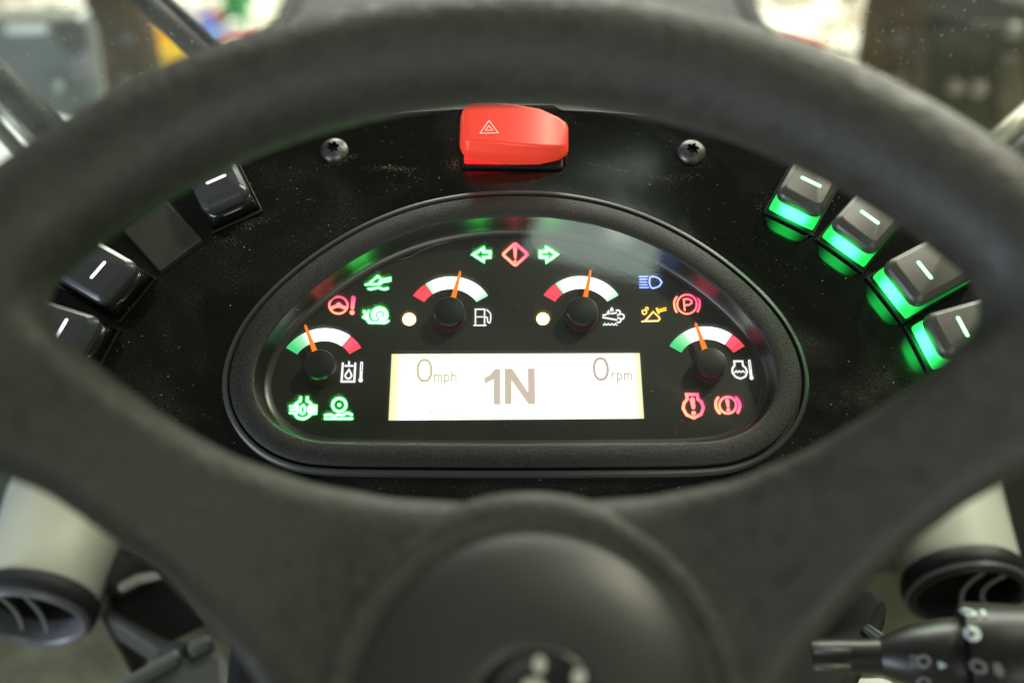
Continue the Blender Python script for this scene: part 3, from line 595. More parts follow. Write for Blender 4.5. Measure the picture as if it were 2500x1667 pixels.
# ------------------------------------------------------------ screws
def screw(px, py, label):
    c = P(px, py, .0015); rt = proot('button_head_screw', (c[0], c[1], .0002), label, 'screw', 'button head screws in the panel', random.random())
    g = G(); rad = .0066; prof = [(rad*.97, 0), (rad, .0005)]+[(rad*math.cos(a), .0005+.0036*math.sin(a)) for a in [R(k) for k in (15, 30, 43, 54, 62)]]
    n = 48; rings_ = [[(r*math.cos(2*math.pi*k/n), r*math.sin(2*math.pi*k/n), z) for k in range(n)] for r, z in prof]
    def star(r, z): return [((r+.00055*math.cos(6*2*math.pi*k/n))*math.cos(2*math.pi*k/n), (r+.00055*math.cos(6*2*math.pi*k/n))*math.sin(2*math.pi*k/n), z) for k in range(n)]
    g.loft(rings_+[star(.0026, .0040)], caps=False); g.mk('head', M['screw'], rt, smooth=True, angle=R(50))
    g = G(); g.loft([star(.0026, .0040), star(.0024, .0012)], caps=False); g.add([(x, y, z) for x, y, z in star(.0024, .0012)], [tuple(range(n))]); g.mk('star_socket', M['hole'], rt)
screw(816, 366, 'domed black screw with star socket left of the red switch')
screw(1689, 370, 'domed black screw with star socket right of the red switch')

# ------------------------------------------------------------ dust on the panel (one scattering of flakes and fibres)
g = G(); g2 = G()
def flake(G_, x, y, z, s_, fib=.10):
    k = random.choice((3, 4, 5)); a0 = random.random()*6.3
    if random.random() < fib:
        a = random.random()*6.3; l = s_*random.uniform(2, 5); wv = .00005
        p = [(x+l*t*math.cos(a+c*t), y+l*t*math.sin(a+c*t)) for c in (random.uniform(-.8, .8),) for t in (0, .5, 1)]
        q = [(u, v, z) for u, v in p]+[(u+wv, v+wv, z+.00003) for u, v in p[::-1]]; G_.add(q, [(0, 1, 4, 5), (1, 2, 3, 4)]); return
    G_.add([(x+s_*random.uniform(.5, 1)*math.cos(a0+6.283*i/k), y+s_*random.uniform(.5, 1)*math.sin(a0+6.283*i/k), z+random.random()*.00005) for i in range(k)], [tuple(range(k))])
from mathutils.geometry import intersect_point_line
def inside(p, poly):
    x, y = p; c = False; n = len(poly)
    for i in range(n):
        x1, y1 = poly[i]; x2, y2 = poly[i-1]
        if (y1 > y) != (y2 > y) and x < (x2-x1)*(y-y1)/(y2-y1)+x1: c = not c
    return c
r_out = inset(ring, -.001)[::4]; outp = [tuple(q) for q in outl]
for i in range(3800):
    x = random.uniform(-.2, .2); y = random.uniform(-.08, .115)
    if inside((x, y), r_out) or not inside((x, y), outp): continue
    if .5+.5*math.sin(x*61+1)*math.sin(y*83+x*40) < random.random()*.95: continue
    flake(g, x, y, .00012, min(.00045, .00008*math.exp(abs(random.gauss(0, .75)))))
def cluster(px, py, sx, sy, n, G_, ang=0, s_=.00013):
    c = P(px, py, 0)
    for i in range(n):
        a, b = random.gauss(0, sx), random.gauss(0, sy); x = c[0]+a*math.cos(ang)-b*math.sin(ang); y = c[1]+a*math.sin(ang)+b*math.cos(ang)
        if inside((x, y), r_out): continue
        flake(G_, x, y, .00014, s_*random.uniform(.5, 1.6), .01)
cluster(958, 412, .0060, .0008, 200, g2, -.05); cluster(1000, 424, .004, .0006, 50, g2, -.5)
cluster(1560, 425, .0110, .0006, 160, g2, -.24); cluster(1655, 437, .006, .0020, 140, g2, .2); cluster(1455, 397, .004, .0012, 45, g2, -.3)
cluster(830, 392, .0040, .0011, 230, g2, .35); cluster(1110, 400, .0030, .0018, 150, g2, 1); cluster(620, 545, .0055, .0014, 150, g2, .3); cluster(550, 590, .003, .0015, 60, g)
cluster(1990, 578, .003, .0012, 60, g); cluster(1860, 500, .004, .002, 80, g2, 1); cluster(2120, 670, .002, .001, 40, g); cluster(1690, 395, .004, .002, 80, g2)
g.mk('dust_specks', M['dust'], Mpan, kind='stuff'); g2.mk('sandy_dust', M['dust2'], Mpan, kind='stuff')
g = G(); li = inset(ring, .0145)[::4]
for i in range(330):
    x = random.uniform(-.12, .12); y = random.uniform(-.06, .08)
    if inside((x, y), li): flake(g, x, y, .00215, min(.00035, .00009*math.exp(abs(random.gauss(0, .7)))))
for i in range(160):                     # dust lying on the lower ledge
    x = random.uniform(-.08, .09); p = P(CX+x*5500, 1052+random.uniform(-18, 22), .0); flake(g, p[0], p[1], .00218, .00008)
g.mk('dust_specks', M['dust'], CL, kind='stuff')

# ------------------------------------------------------------ steering wheel
WC = np.array([-.0004, -.1492, .150]); RW, RTU = .1846, .0170
def dish(r):
    t = np.clip((r-.055)/(.165-.055), 0, 1); return -.038*(1-t*t*(3-2*t))
up_e = [(-900, 330), (-400, 505), (-120, 610), (40, 690), (150, 775), (235, 843), (335, 918), (430, 978), (520, 1026), (700, 1090), (900, 1126), (1100, 1139), (1260, 1139), (1500, 1122), (1700, 1083), (1860, 1018), (1960, 962), (2060, 900), (2150, 840), (2240, 762), (2320, 690), (2470, 615), (2760, 505), (3250, 330)]
lo_r = [(3250, 1020), (2850, 950), (2600, 990), (2450, 1040), (2352, 1087), (2245, 1147), (2109, 1246), (2040, 1312), (1985, 1368), (1926, 1437), (1878, 1490), (1831, 1568), (1760, 1720), (1700, 1900)]
lo_l = [(640, 1900), (610, 1720), (572, 1568), (527, 1505), (442, 1409), (340, 1304), (187, 1195), (68, 1113), (0, 1086), (-100, 1045), (-300, 980), (-500, 950), (-900, 1020)]
def onwheel(px):
    z = WC[2]
    for _ in range(6):
        p = P(px[0]*D2S, px[1]*D2S, z); z = WC[2]+float(dish(np.hypot(*(p[:2]-WC[:2]))))+.004
    return p[:2]-WC[:2]
poly = np.array([onwheel(q) for q in up_e+lo_r+lo_l])
vx = .0026
X = np.arange(-.216, .216, vx); Y = np.arange(-.216, .216, vx); Z = np.arange(-.064, .036, vx)
gx, gy = np.meshgrid(X, Y, indexing='ij')
def sdpoly(px, py, V):
    d = np.full(px.shape, 1e9); s = np.ones(px.shape); n = len(V)
    for i in range(n):
        a = V[i]; b = V[i-1]; ex, ey = b-a; wx = px-a[0]; wy = py-a[1]
        t = np.clip((wx*ex+wy*ey)/(ex*ex+ey*ey), 0, 1); d = np.minimum(d, (wx-ex*t)**2+(wy-ey*t)**2)
        c1 = py >= a[1]; c2 = py < b[1]; c3 = ex*wy > ey*wx
        fl = (c1 & c2 & c3) | (~c1 & ~c2 & ~c3); s = np.where(fl, -s, s)
    return s*np.sqrt(d)
d2 = sdpoly(gx, gy, poly); rr_ = np.hypot(gx, gy)
d2 = np.maximum(d2, rr_-RW)
d2 = np.minimum(d2, np.hypot(gx-.004, gy+.003)-.051); d2 = np.minimum(d2, np.maximum(np.abs(gx)-.028, np.maximum(gy, rr_-RW)))
zm = dish(rr_)
zz = Z[None, None, :]; rd = .0095; hh = .0095
q1 = (d2+rd)[:, :, None]; q2 = np.abs(zz-(zm-.006)[:, :, None])-hh+rd
slab = np.minimum(np.maximum(q1, q2), 0)+np.hypot(np.maximum(q1, 0), np.maximum(q2, 0))-rd
tor = np.hypot((rr_-RW)[:, :, None], zz)-RTU
k = .017; h_ = np.clip(.5+.5*(tor-slab)/k, 0, 1); S = tor*(1-h_)+slab*h_-k*h_*(1-h_)
def surface_nets(S, X, Y, Z, h):
    ins = S < 0; nx, ny, nz = S.shape
    acc = np.zeros((nx-1, ny-1, nz-1, 3)); cnt = np.zeros((nx-1, ny-1, nz-1))
    corners = [(i, j, l) for i in (0, 1) for j in (0, 1) for l in (0, 1)]
    sl = lambda c: S[c[0]:nx-1+c[0], c[1]:ny-1+c[1], c[2]:nz-1+c[2]]
    for a in corners:
        for ax in range(3):
            if a[ax]: continue
            b = list(a); b[ax] = 1; A = sl(a); B = sl(b); m = (A < 0) != (B < 0)
            t = np.where(m, A/np.where(m, A-B, 1), 0)
            for q in range(3): acc[..., q] += np.where(m, a[q]+(t if q == ax else 0), 0)
            cnt += m
    act = cnt > 0; idx = -np.ones(act.shape, int); idx[act] = np.arange(act.sum())
    ii, jj, ll = np.nonzero(act); p = acc[act]/cnt[act][:, None]
    V = np.c_[X[0]+(ii+p[:, 0])*h, Y[0]+(jj+p[:, 1])*h, Z[0]+(ll+p[:, 2])*h]; Fs = []
    for ax in range(3):
        o1, o2 = [q for q in range(3) if q != ax]
        sA = [slice(None)]*3; sB = [slice(None)]*3; sA[ax] = slice(0, -1); sB[ax] = slice(1, None)
        A = ins[tuple(sA)]; B = ins[tuple(sB)]; e = np.argwhere(A != B)
        e = e[(e[:, o1] > 0) & (e[:, o2] > 0) & (e[:, o1] < S.shape[o1]-1) & (e[:, o2] < S.shape[o2]-1)]
        def c(d1, dd2): f = e.copy(); f[:, o1] += d1; f[:, o2] += dd2; return idx[f[:, 0], f[:, 1], f[:, 2]]
        qd = np.c_[c(-1, -1), c(0, -1), c(0, 0), c(-1, 0)]; flip = A[e[:, 0], e[:, 1], e[:, 2]]
        if ax == 1: flip = ~flip
        qd[~flip] = qd[~flip][:, ::-1]; Fs.append(qd)
    return V, np.vstack(Fs)
V, Fq = surface_nets(S, X, Y, Z, vx)
# normals from the field
gX, gY, gZ = np.gradient(S, vx)
ci = np.clip(((V-[X[0], Y[0], Z[0]])/vx), 0, np.array(S.shape)-1.001); i0 = ci.astype(int); fr_ = ci-i0
def tri(Gd):
    o = 0
    for a in (0, 1):
        for b in (0, 1):
            for c in (0, 1):
                wgt = (fr_[:, 0] if a else 1-fr_[:, 0])*(fr_[:, 1] if b else 1-fr_[:, 1])*(fr_[:, 2] if c else 1-fr_[:, 2])
                o = o+wgt*Gd[i0[:, 0]+a, i0[:, 1]+b, i0[:, 2]+c]
    return o
NV = np.c_[tri(gX), tri(gY), tri(gZ)]; NV /= np.linalg.norm(NV, axis=1)[:, None]
SW = proot('steering_wheel', WC.tolist(), 'dark grey soft rimmed steering wheel with broad spokes in front of the panel', 'steering wheel')
fc = V[Fq].mean(1); fr2 = np.hypot(fc[:, 0], fc[:, 1]); fa = np.degrees(np.arctan2(fc[:, 0], -fc[:, 1]))
reg = np.where(fr2 > .1600, 0, np.where(fr2 < .0600, 1, np.where(np.abs(fa) < 32, 4, np.where(fc[:, 0] < 0, 2, 3))))
for rid, nm in ((0, 'rim'), (1, 'hub'), (2, 'spoke'), (3, 'spoke'), (4, 'spoke')):
    fs = Fq[reg == rid]; u, inv = np.unique(fs.ravel(), return_inverse=True); fs = inv.reshape(-1, 4)
    o = mk(nm, V[u].tolist(), [tuple(int(t) for t in f) for f in fs], M['soft'], SW, smooth=True)
    if len(o.data.vertices) == len(u): o.data.normals_split_custom_set_from_vertices(NV[u].tolist())
hx = .0045; hz = float(dish(0))+.0053
Th = Matrix.Translation((hx, -.0035, hz))
g = G(); g.lathe([(.0605, -.006), (.0595, -.0034), (.0572, -.0016), (.0540, -.0010), (.0514, -.0014), (.0502, -.0024), (.0496, -.0038)], 96, Th, caps=False); g.mk('hub_ring', M['soft'], SW, smooth=True)
g = G(); g.lathe([(.0498, -.0044), (.0490, -.0028), (.0465, -.0006), (.0415, .0020), (.0350, .0042), (.0270, .0056), (.0200, .0060), (.0165, .0059), (.0152, .0054), (.0146, .0044)], 96, Th, caps=False); g.mk('hub_cover', M['hub'], SW, smooth=True)
Tb = Matrix.Translation((hx+.0025, -.0025, hz))
g = G(); g.lathe([(.0158, .0046), (.0150, .0062), (.0140, .0064), (.0128, .0058), (.002, .0056)], 72, Tb); g.mk('centre_badge', M['hubd'], SW, smooth=True)
for cx_, cy_, rx, ry in ((1317, 1622, 15, 22), (1413, 1654, 16, 22), (1302, 1676, 28, 20)):
    zb = WC[2]+hz+.0058
    pts = [P(cx_+rx*math.cos(a), cy_+ry*math.sin(a), zb) for a in [2*math.pi*k/20 for k in range(20)]]
    g = G(); g.prism(pts, (0, 0, .0012)); g.mk('badge_mark', M['white_print'], SW, frame='shared')

# ------------------------------------------------------------ things beside and below the panel
def zaxis_to(d):
    return Vector(d).to_track_quat('Z', 'Y').to_matrix().to_4x4()
def vent(px, py, depth, label, lab2, mring, finx, ribs, yaw):
    c = Wd(px, py, depth); rad = 140/F*depth
    ax = Vector((yaw, -1, -.06)).normalized(); Tm = zaxis_to(ax)
    hs = wroot('vent_housing', c.tolist(), lab2, 'vent housing', 'cream vent housings', rot=Tm)
    g = G(); g.lathe([(rad*.95, -.004), (rad*1.0, -.012), (rad*1.05, -.04), (rad*1.13, -.075), (rad*1.12, -.100), (rad*1.0, -.122), (rad*.78, -.137), (rad*.45, -.145), (rad*.1, -.147)], 64, caps=False); g.mk('duct_body', M['cream'], hs, smooth=True)
    v_ = wroot('air_vent', c.tolist(), label, 'air vent', 'round air vents', rot=Tm)
    g = G(); g.lathe([(rad*1.04, -.006), (rad*1.07, -.001), (rad*1.05, .004), (rad*.99, .006)], 72, caps=False); g.mk('outer_ring', M['rubber'] if not ribs else M['ventblack'], v_, smooth=True)
    g = G(); g.lathe([(rad*.99, .005), (rad*.96, .009), (rad*.90, .010), (rad*.83, .006), (rad*.80, -.006)], 72, caps=False); g.mk('inner_ring', mring, v_, smooth=True)
    g = G(); g.lathe([(rad*.81, -.003), (rad*.79, -.030), (.001, -.0301)], 48, caps=False); g.mk('dark_duct', M['black'], v_)
    for xx, bend in finx:
        g = G(); H = math.sqrt(max(.01, .78**2-xx*xx))*rad
        pts = [(xx*rad+bend*rad*.12*math.cos(t_*1.5), t_*H, .002) for t_ in np.linspace(-1, 1, 12)]
        g.tube(pts, .0013, 8); g.mk('fin', M['fin'], v_, smooth=True)
    if ribs:
        g = G(); n = 90
        for k_ in range(n):
            a = 2*math.pi*k_/n; T_ = Matrix.Rotation(a, 4, 'Z'); g.box(rad*.97, rad*1.03, -.0007, .0007, .003, .0075, T_)
        g.mk('grip_ribs', M['ventring'], v_, kind='stuff')
vent(83, 1483, .60, 'grey ringed round air vent at bottom left', 'cream round duct housing behind the left air vent', M['ventring'], ((-.42, 1), (-.02, 1)), False, .02)
vent(2355, 1428, .60, 'black ribbed round air vent at bottom right', 'cream round duct housing behind the right air vent', M['ventblack'], ((.22, -2), (.55, -2)), True, -.05)

def slab(name, parent, px, z, th, m, bev=.003, label=None):
    pts = [Wz(x, y, z) for x, y in px]; g = G(); g.prism(pts, (0, 0, -th)); o = g.mk(name, m, parent, frame='shared', label=label)
    if bev: bevel(o, bev, 2)
    return o
c = Wz(330, 1480, 1.48)
PK = wroot('storage_pocket', c.tolist(), 'open black storage pocket with pale lip below the left spoke', 'storage pocket')
slab('side_wall', PK, [(222, 1230), (300, 1330), (262, 1440), (262, 1478), (235, 1500), (228, 1400), (215, 1300)], 1.495, .10, M['trim'], .01)
slab('pocket_floor', PK, [(262, 1325), (286, 1433), (262, 1480), (409, 1566), (500, 1520), (420, 1400), (340, 1350)], 1.485, .002, M['black'], 0)
slab('lip', PK, [(282, 1425), (330, 1398), (385, 1386), (396, 1402), (340, 1414), (290, 1438)], 1.515, .006, M['lip'])
slab('back_wall', PK, [(250, 1330), (330, 1350), (360, 1385), (330, 1398), (282, 1425), (258, 1420)], 1.500, .02, M['trim'])
slab('front_wall', PK, [(262, 1478), (276, 1484), (404, 1556), (470, 1560), (450, 1584), (380, 1584), (250, 1500)], 1.490, .03, M['trim'], .004)
c = Wz(420, 1640, 1.60)
CO = wroot('column_cover', c.tolist(), 'grey steering column cover at the bottom left of the wheel hub', 'column cover')
slab('cover_body', CO, [(250, 1700), (300, 1665), (440, 1600), (510, 1568), (560, 1585), (566, 1640), (600, 1800), (250, 1800)], 1.500, .12, M['trim'], .008)
slab('raised_edge', CO, [(262, 1672), (432, 1576), (438, 1600), (300, 1672)], 1.508, .02, mat('edge_grey', (.10, .11, .10), .5), .004)
slab('raised_edge', CO, [(452, 1566), (505, 1540), (520, 1560), (456, 1590)], 1.508, .02, mat('edge_grey_b', (.10, .11, .10), .5), .004)
sc = Wz(1150, 1750, 1.62)
SH = wroot('steering_column', sc.tolist(), 'black steering column housing behind the wheel hub', 'steering column')
slab('housing', SH, [(700, 1220), (1800, 1220), (2010, 1400), (2150, 1420), (2180, 1480), (2080, 1700), (2000, 1950), (520, 1950), (560, 1500)], 1.66, .25, M['rubber'], .01)
slab('lower_edge', SH, [(2106, 1524), (2118, 1516), (2168, 1548), (2156, 1560)], 1.664, .01, M['trim'], .002)

# stalk with printed symbols
def sp(x, y, d=.355): return Wd(*cp('S', [(x, y)])[0], d)
a0 = sp(780, 1385); a1 = sp(2330, 1385, .335); axd = (a1-a0); Ls = np.linalg.norm(axd)
ST = wroot('control_stalk', a0.tolist(), 'black multi function stalk with pale printed symbols at bottom right', 'control stalk', rot=zaxis_to(axd))
kpx = .355/F/2.765
g = G(); g.lathe([(40*kpx, -.0), (112*kpx, .0006), (115*kpx, .012), (112*kpx, 330*kpx), (120*kpx, 500*kpx)], 48); g.mk('shaft', M['stalk'], ST, smooth=True, angle=R(40))
g = G(); g.lathe([(118*kpx, 440*kpx), (150*kpx, 505*kpx), (205*kpx, 640*kpx), (235*kpx, 800*kpx), (243*kpx, 930*kpx), (236*kpx, 945*kpx)], 64); g.mk('grip', M['stalk'], ST, smooth=True, angle=R(50))
g = G(); g.lathe([(236*kpx, 950*kpx), (330*kpx, 955*kpx), (338*kpx, 975*kpx), (325*kpx, 1200*kpx), (300*kpx, 1600*kpx)], 64); g.mk('end_knob', M['stalk'], ST, smooth=True, angle=R(50))
for y in (1350, 1462):
    g = G(); pa = np.array(sp(795, y, .343)); pb = np.array(sp(1040, y, .3415)); g.tube([pa, pb], .0011, 8); g.mk('shaft_rib', mat('rib_grey', (.05, .05, .043), .5), ST, frame='shared', smooth=True)
def on_knob(crop_pts):                   # points on the stalk's surface, found by walking along the ray
    inv = np.array((Matrix.Translation(a0.tolist()) @ zaxis_to(axd)).inverted()); out = []
    for x, y in crop_pts:
        px = cp('S', [(x, y)])[0]
        for d in np.arange(.26, .40, .0003):
            p = inv[:3, :3] @ Wd(px[0], px[1], d)+inv[:3, 3]; zk = p[2]/kpx
            rad = np.interp(zk, [0, 440, 505, 640, 800, 930, 945, 950, 955, 1200, 1600], [115, 118, 150, 205, 235, 243, 243, 330, 338, 325, 300])*kpx
            if math.hypot(p[0], p[1]) < rad+.0004: break
        out.append(Wd(px[0], px[1], d-.0004))
    return out
PM = mat('stalk_print', (.40, .47, .45), .5); PMd = mat('stalk_print_dim', (.14, .14, .135), .5)
def mark(pts, m):
    v = on_knob(pts); n = len(v); mk('printed_symbol', [tuple(q) for q in v], [tuple(range(n))], m, ST, frame='shared')
def ringmark(cx_, cy_, rx, ry, wv, m, n=18, rot=0):
    o = []; ii = []
    for k_ in range(n):
        a = 2*math.pi*k_/n; ca, sa = math.cos(a), math.sin(a)
        for lst, q in ((o, 1), (ii, wv)):
            x_, y_ = rx*q*ca, ry*q*sa; lst.append((cx_+x_*math.cos(rot)-y_*math.sin(rot), cy_+x_*math.sin(rot)+y_*math.cos(rot)))
    v = on_knob(o+ii); mk('printed_symbol', [tuple(q) for q in v], [(k_, (k_+1) % n, n+(k_+1) % n, n+k_) for k_ in range(n)], m, ST, frame='shared')
ringmark(1862, 1232, 66, 52, .30, PM, rot=.5); ringmark(1905, 1455, 70, 48, .45, PMd, rot=.5); ringmark(1835, 1088, 66, 24, .40, PM, rot=.3)
mark([(2000, 1425), (2050, 1430), (2085, 1490), (2060, 1530), (2010, 1500)], PMd); mark([(1915, 1072), (1940, 1068), (1965, 1110), (1935, 1118)], PM)
mark([(1628, 1418), (1660, 1428), (1695, 1448), (1660, 1468), (1640, 1470)], PM); ringmark(1535, 1420, 52, 48, .5, PMd)
for yy in (1378, 1400, 1422, 1444): mark([(1440, yy), (1500, yy+6), (1500, yy+16), (1440, yy+10)], PMd)
ringmark(1535, 1560, 50, 36, .5, PMd)
KB = wroot('box_lid', Wz(2080, 1680, 1.55).tolist(), 'pale grey box lid under the control stalk', 'box lid')
slab('lid_top', KB, [(1978, 1656), (1990, 1648), (2150, 1646), (2180, 1655), (2200, 1760), (1940, 1760)], 1.60, .02, mat('pale_lid', (.42, .43, .40), .5), .004)
slab('lid_rim', KB, [(1970, 1662), (1990, 1652), (2160, 1650), (2190, 1662), (2210, 1764), (1930, 1764)], 1.592, .02, mat('pale_lid_rim', (.36, .37, .34), .5), .003)

# ------------------------------------------------------------ cab floor, windscreen, outside
def plane(name, x0, x1, y0, y1, z, m, kind='structure', nx=1):
    o = mk(name, [(x0, y0, z), (x1, y0, z), (x1, y1, z), (x0, y1, z)], [(0, 1, 2, 3)], m); o['kind'] = kind; return o
plane('cab_floor', -.9, .9, -.9, .150, 1.35, M['mat'])
g = G(); g.box(-.9, .9, .150, .162, 1.30, 1.60); o = g.mk('bulkhead', M['trim']); tag(o, 'grey front bulkhead of the cab below the windscreen', 'wall')
plane('ground', -40, 40, -40, 60, 0, M['ground'])
g = G()
for i in range(260):                     # crumbs and chips lying on the cab floor
    x = random.uniform(-.75, .75); y = random.uniform(-.45, .12); s_ = random.uniform(.002, .006)
    T_ = Matrix.Translation((x, y, 1.35+s_*.4)) @ Matrix.Rotation(random.random()*3, 4, 'Z') @ Matrix.Rotation(random.random(), 4, 'X')
    g.box(-s_, s_, -s_*.7, s_*.7, -s_*.4, s_*.4, T_)
o = g.mk('floor_crumbs', mat('crumbs', (.55, .52, .38), .7)); tag(o, 'small pale crumbs scattered over the cab floor', 'debris', kind='stuff')
o = None
WS = wroot('windscreen', (0, .170, 1.6), 'dusty clear windscreen between the dash panel and the yard', 'windscreen')
g = G(); g.box(-.95, .95, .167, .171, 1.60, 2.6); g.mk('glass_pane', M['screenwin'], WS, frame='shared')
g = G()
for i in range(3600):
    px, py = random.uniform(-20, 2520), random.uniform(-20, 470)
    p = Wy(px, py, .1665); s_ = min(.0007, .00014*math.exp(abs(random.gauss(0, .7)))); k_ = random.choice((3, 4)); a_ = random.random()*6
    dens = .30+.7*math.exp(-((px-420)/420)**2)+.7*math.exp(-((px-2300)/330)**2)
    if random.random() > dens: continue
    if random.random() < .12:
        l = s_*random.uniform(3, 6); g.add([(p[0], p[1], p[2]), (p[0]+l*math.cos(a_), p[1], p[2]+l*math.sin(a_)), (p[0]+l*math.cos(a_)+.0001, p[1], p[2]+l*math.sin(a_)+.0001)], [(0, 1, 2)]); continue
    g.add([(p[0]+s_*math.cos(a_+6.283*q/k_), p[1], p[2]+s_*math.sin(a_+6.283*q/k_)) for q in range(k_)], [tuple(range(k_))])
g.mk('dust_specks', M['dust'], WS, frame='shared', kind='stuff')

CWL = wroot('bonnet_cowl', (0, .75, 1.40), 'grey metal cowl outside the windscreen beyond the panel', 'cowl')
g = G(); g.box(-.335, .345, .24, 1.9, 1.38, 1.43); bevel(g.mk('cowl_top', M['cowl'], CWL, frame='shared'), .02, 3)
for s_ in (-1, 1):
    g = G(); g.tube([(s_*.335+.005, .24, 1.425), (s_*.335+.005, 1.9, 1.425)], .016, 12); g.mk('edge_seal', M['rubber'], CWL, frame='shared', smooth=True)
def bar(name, a, b, d0, d1, r, m, label, cat, extra=None):
    pa, pb = Wd(*a, d0), Wd(*b, d1); rt = wroot(name, pa.tolist(), label, cat)
    g = G(); g.tube([pa, pb], r, 16); g.mk('arm', m, rt, frame='shared', smooth=True); return rt, pa, pb
rt, pa, pb = bar('wiper_arm', (290, -60), (520, 160), .60, .56, .0068, M['rubber'], 'thick black wiper arm crossing the windscreen at top left', 'wiper arm')
g = G(); g.tube([pa+np.array([.006, .006, .004]), pb+np.array([.006, .006, .004])], .003, 8); g.mk('hose', M['rubber'], rt, frame='shared', smooth=True)
rt, pa, pb = bar('frame_rail', (-60, 130), (150, 345), .55, .55, .009, M['rubber'], 'dark frame rail with a small bolt at far left', 'rail')
g = G(); q = Wd(70, 228, .535); g.lathe([(.004, -.002), (.004, .001), (.0025, .003)], 16, Matrix.Translation(q.tolist()) @ zaxis_to(CW-q)); g.mk('bolt', M['steel'], rt, smooth=True)
rt, pa, pb = bar('bright_tube', (-60, 175), (110, 365), .57, .57, .0055, M['steel'], 'pale metal tube beside the dark rail at far left', 'tube')
g = G(); g.tube([pa+np.array([-.013, .0, -.008]), pb+np.array([-.013, .0, -.008])], .0045, 10); g.mk('second_tube', M['trim'], rt, frame='shared', smooth=True)
rt, pa, pb = bar('pale_tube', (2370, 400), (2560, 230), .62, .62, .0065, M['steel'], 'pale metal tube at the right edge above the wheel rim', 'tube')
g = G(); g.tube([pa+np.array([.012, .0, -.012]), pb+np.array([.012, .0, -.012])], .004, 10); g.mk('second_tube', M['trim'], rt, frame='shared', smooth=True)

def upright(name, parent, px, Yw, th, m, bev=.02, label=None):     # thick upright plate facing the cab at world y = Yw
    pts = [Wy(x, y, Yw) for x, y in px]; g = G(); g.prism(pts, (0, th, 0)); o = g.mk(name, m, parent, frame='shared', label=label, smooth=True, angle=R(30))
    if bev: bevel(o, bev, 3)
    return o
brown = mat('muddy_brown_plate', (.085, .052, .022), .7, nscale=5, namt=.7)
for side, lab, pxs in ((-1, 'muddy brown upright plate seen through the windscreen at top left', [(205, -60), (350, -60), (362, 60), (398, 240), (330, 420), (150, 420)]),
                       (1, 'muddy brown upright plate seen through the windscreen at top right', [(2140, -60), (2290, -60), (2330, 200), (2300, 420), (2120, 330), (2098, 190), (2120, 40)])):
    c = Wy(*pxs[1], 1.25); rt = wroot('side_plate', (c[0], 1.25, 0), lab, 'steel plate', 'muddy side plates')
    upright('plate', rt, pxs, 1.25, .05, brown)
    q = [(x, y) for x, y in pxs if y > 0]; cx_ = sum(x for x, y in q)/len(q)
    for yy in (90, 190):
        c2 = Wy(cx_, yy, 1.246); g = G(); g.lathe([(.014, 0), (.014, .008), (.008, .010)], 6, Matrix.Translation(c2.tolist()) @ zaxis_to((0, -1, 0)))
        g.mk('bolt_head', mat('bolt_grey', (.2, .2, .2), .4, metal=.6), rt, frame='shared')
GB = wroot('machine_cover', Wy(60, 300, 1.05).tolist(), 'blue grey machine cover with a white strip at top left', 'machine cover')
upright('cover_body', GB, [(-120, 48), (185, 46), (212, 60), (222, 90), (262, 340), (200, 520), (-120, 520)], 1.05, .04, M['guard'], .03)
upright('top_edge', GB, [(-120, 47), (186, 45), (205, 56), (-120, 62)], 1.04, .04, mat('edge_pale', (.26, .27, .24), .4), .006)
upright('white_strip', GB, [(8, 65), (112, 64), (113, 86), (10, 88)], 1.035, .02, mat('white_strip', (.85, .9, .95), .3), .006)
upright('dark_bracket', GB, [(122, 66), (200, 70), (214, 128), (140, 128)], 1.035, .03, M['guardd'], .01)
upright('latch', GB, [(128, 205), (149, 203), (148, 228), (132, 230)], 1.03, .02, mat('latch_pale', (.5, .55, .56), .4), .004)
upright('lower_band', GB, [(150, 140), (218, 140), (232, 200), (165, 200)], 1.038, .02, mat('band_mauve', (.20, .20, .23), .5), .01)
GD = wroot('machine_housing', Wy(2400, 250, 1.05).tolist(), 'dark greasy machine housing with a grey top at top right', 'machine housing')
dk = mat('greasy_dark', (.030, .027, .018), .45, nscale=6, namt=.8)
upright('housing_body', GD, [(2262, 60), (2560, 48), (2640, 520), (2380, 520), (2240, 330)], 1.05, .04, dk, .03)
upright('grey_top', GD, [(2195, -60), (2400, -60), (2440, -2), (2640, 46), (2640, 52), (2340, 54), (2270, 38)], 1.04, .10, M['trim'], .02)
upright('grey_bar', GD, [(2366, 58), (2475, 58), (2475, 78), (2370, 76)], 1.03, .03, M['trim'], .006)
for x_, y_, r_ in ((2480, 76, .012), (2338, 216, .011), (2392, 220, .013)):
    c2 = Wy(x_, y_, 1.02); g = G(); g.lathe([(r_, -.02), (r_, .0), (r_*.6, .006)], 12, Matrix.Translation(c2.tolist()) @ zaxis_to((0, -1, .3)))
    g.mk('bolt_head', mat('bolt_pale', (.28, .27, .24), .4), GD, frame='shared')
upright('pipe_bracket', GD, [(2430, 150), (2500, 140), (2520, 330), (2450, 330)], 1.03, .03, mat('bracket_olive', (.12, .11, .075), .5, nscale=20, namt=.5), .01)

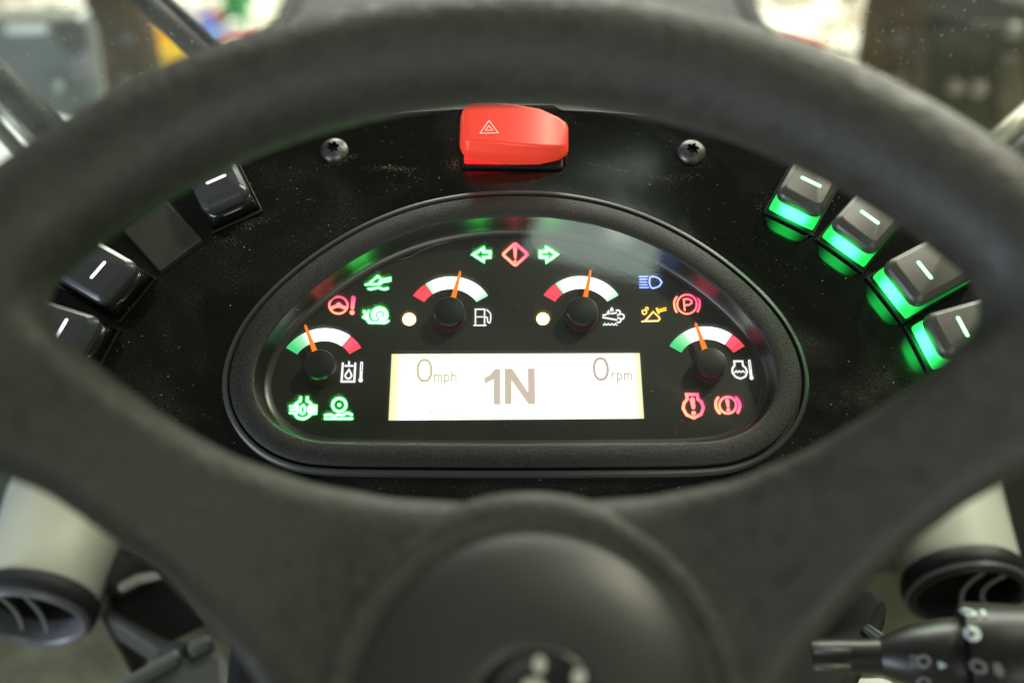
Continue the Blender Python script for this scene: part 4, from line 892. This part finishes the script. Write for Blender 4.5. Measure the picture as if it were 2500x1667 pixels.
# things standing on the bright yard floor
def crate(px, py, sx, sy, h, col, label, rz=0, name='crate'):
    p = Wz(px, py, 0); rt = wroot(name, (p[0], p[1], 0), label, name.replace('_', ' '), rot=Matrix.Rotation(rz, 4, 'Z'))
    m = mat(name+'_'+'plastic', col, .5); t = .012
    for a in ((-sx, sx, -sy, -sy+t, .012, h), (-sx, sx, sy-t, sy, .012, h), (-sx, -sx+t, -sy+t, sy-t, .012, h), (sx-t, sx, -sy+t, sy-t, .012, h)):
        g = G(); g.box(*a); g.mk('side_wall', m, rt)
    g = G(); g.box(-sx, sx, -sy, sy, 0, .0115); g.mk('base', m, rt)
    for a in ((-sx-.02, sx+.02, -sy-.02, -sy, h-.03, h+.002), (-sx-.02, sx+.02, sy, sy+.02, h-.03, h+.002)):
        g = G(); g.box(*a); g.mk('rim', m, rt)
crate(432, 160, .12, .12, .14, (.85, .60, .02), 'yellow crate on the yard floor left of the wiper arm', .3)
crate(500, 112, .06, .10, .10, (.20, .38, .85), 'blue crate on the yard floor right of the wiper arm', .5)
crate(585, 40, .05, .14, .20, (.03, .40, .10), 'green crate on the yard floor near the top left', .2)
crate(580, 118, .09, .02, .04, (.55, .10, .08), 'red box at the top edge of the wheel rim, left side', .25)
crate(1950, 124, .08, .02, .04, (.55, .12, .10), 'red box at the top edge of the wheel rim, right side', -.3)
crate(2485, -5, .22, .16, .45, (.25, .75, .02), 'bright green crate in the top right corner', -.2)
crate(2490, 380, .08, .05, .08, (.6, .06, .05), 'red box at the right edge beside the pale tube', 0)
cols = [(.88, .88, .80), (.85, .86, .78), (.9, .88, .7), (.25, .15, .06), (.45, .40, .30), (.80, .10, .06), (.06, .45, .14), (.15, .30, .75), (.9, .65, .05), (.10, .10, .10)]
wts = [10, 10, 6, 7, 6, 1.2, 1.6, 1.3, 1.8, 4]
g = G(); mi = []
for i in range(1500):
    x = random.uniform(-2.6, 2.6); y = random.uniform(1.8, 6.5); s_ = random.uniform(.015, .075)
    if abs(x) < .2: continue
    k_ = random.choices(range(len(cols)), wts)[0]; n0 = len(g.f)
    T_ = Matrix.Translation((x, y, s_*.4)) @ Matrix.Rotation(random.random()*3, 4, 'Z') @ Matrix.Rotation(random.random(), 4, 'Y') @ Matrix.Diagonal((1, random.uniform(.4, 1), random.uniform(.4, 1), 1))
    g.lathe([(s_*.5, -s_*.5), (s_, -.2*s_), (s_*.9, s_*.3), (s_*.4, s_*.6)], 7, T_); mi += [k_]*(len(g.f)-n0)
o = g.mk('scattered_scraps', [mat('scrap_colour', c_, .35) for c_ in cols]); o.data.polygons.foreach_set('material_index', mi)
tag(o, 'pale and coloured scraps scattered over the bright yard floor', 'scraps', kind='stuff')

p = Wz(35, 372, 1.34); rt = wroot('bright_patch_drum', (p[0], p[1], 0), 'made up pale blue white drum standing for bright ground at the far left edge behind the rails', 'drum')  # invented drum that stands in for a bright patch of ground
g = G(); g.lathe([(.10, 0), (.11, .03), (.11, 1.28), (.115, 1.29), (.115, 1.31), (.10, 1.33)], 40, Matrix.Identity(4)); g.mk('drum_body', mat('drum_plastic', (.70, .88, .88), .4), rt, smooth=True, angle=R(40))
g = G(); g.lathe([(.098, 1.325), (.09, 1.345), (.02, 1.35)], 40, Matrix.Identity(4)); g.mk('lid', mat('drum_lid', (.85, .92, .92), .35), rt, smooth=True, angle=R(40))
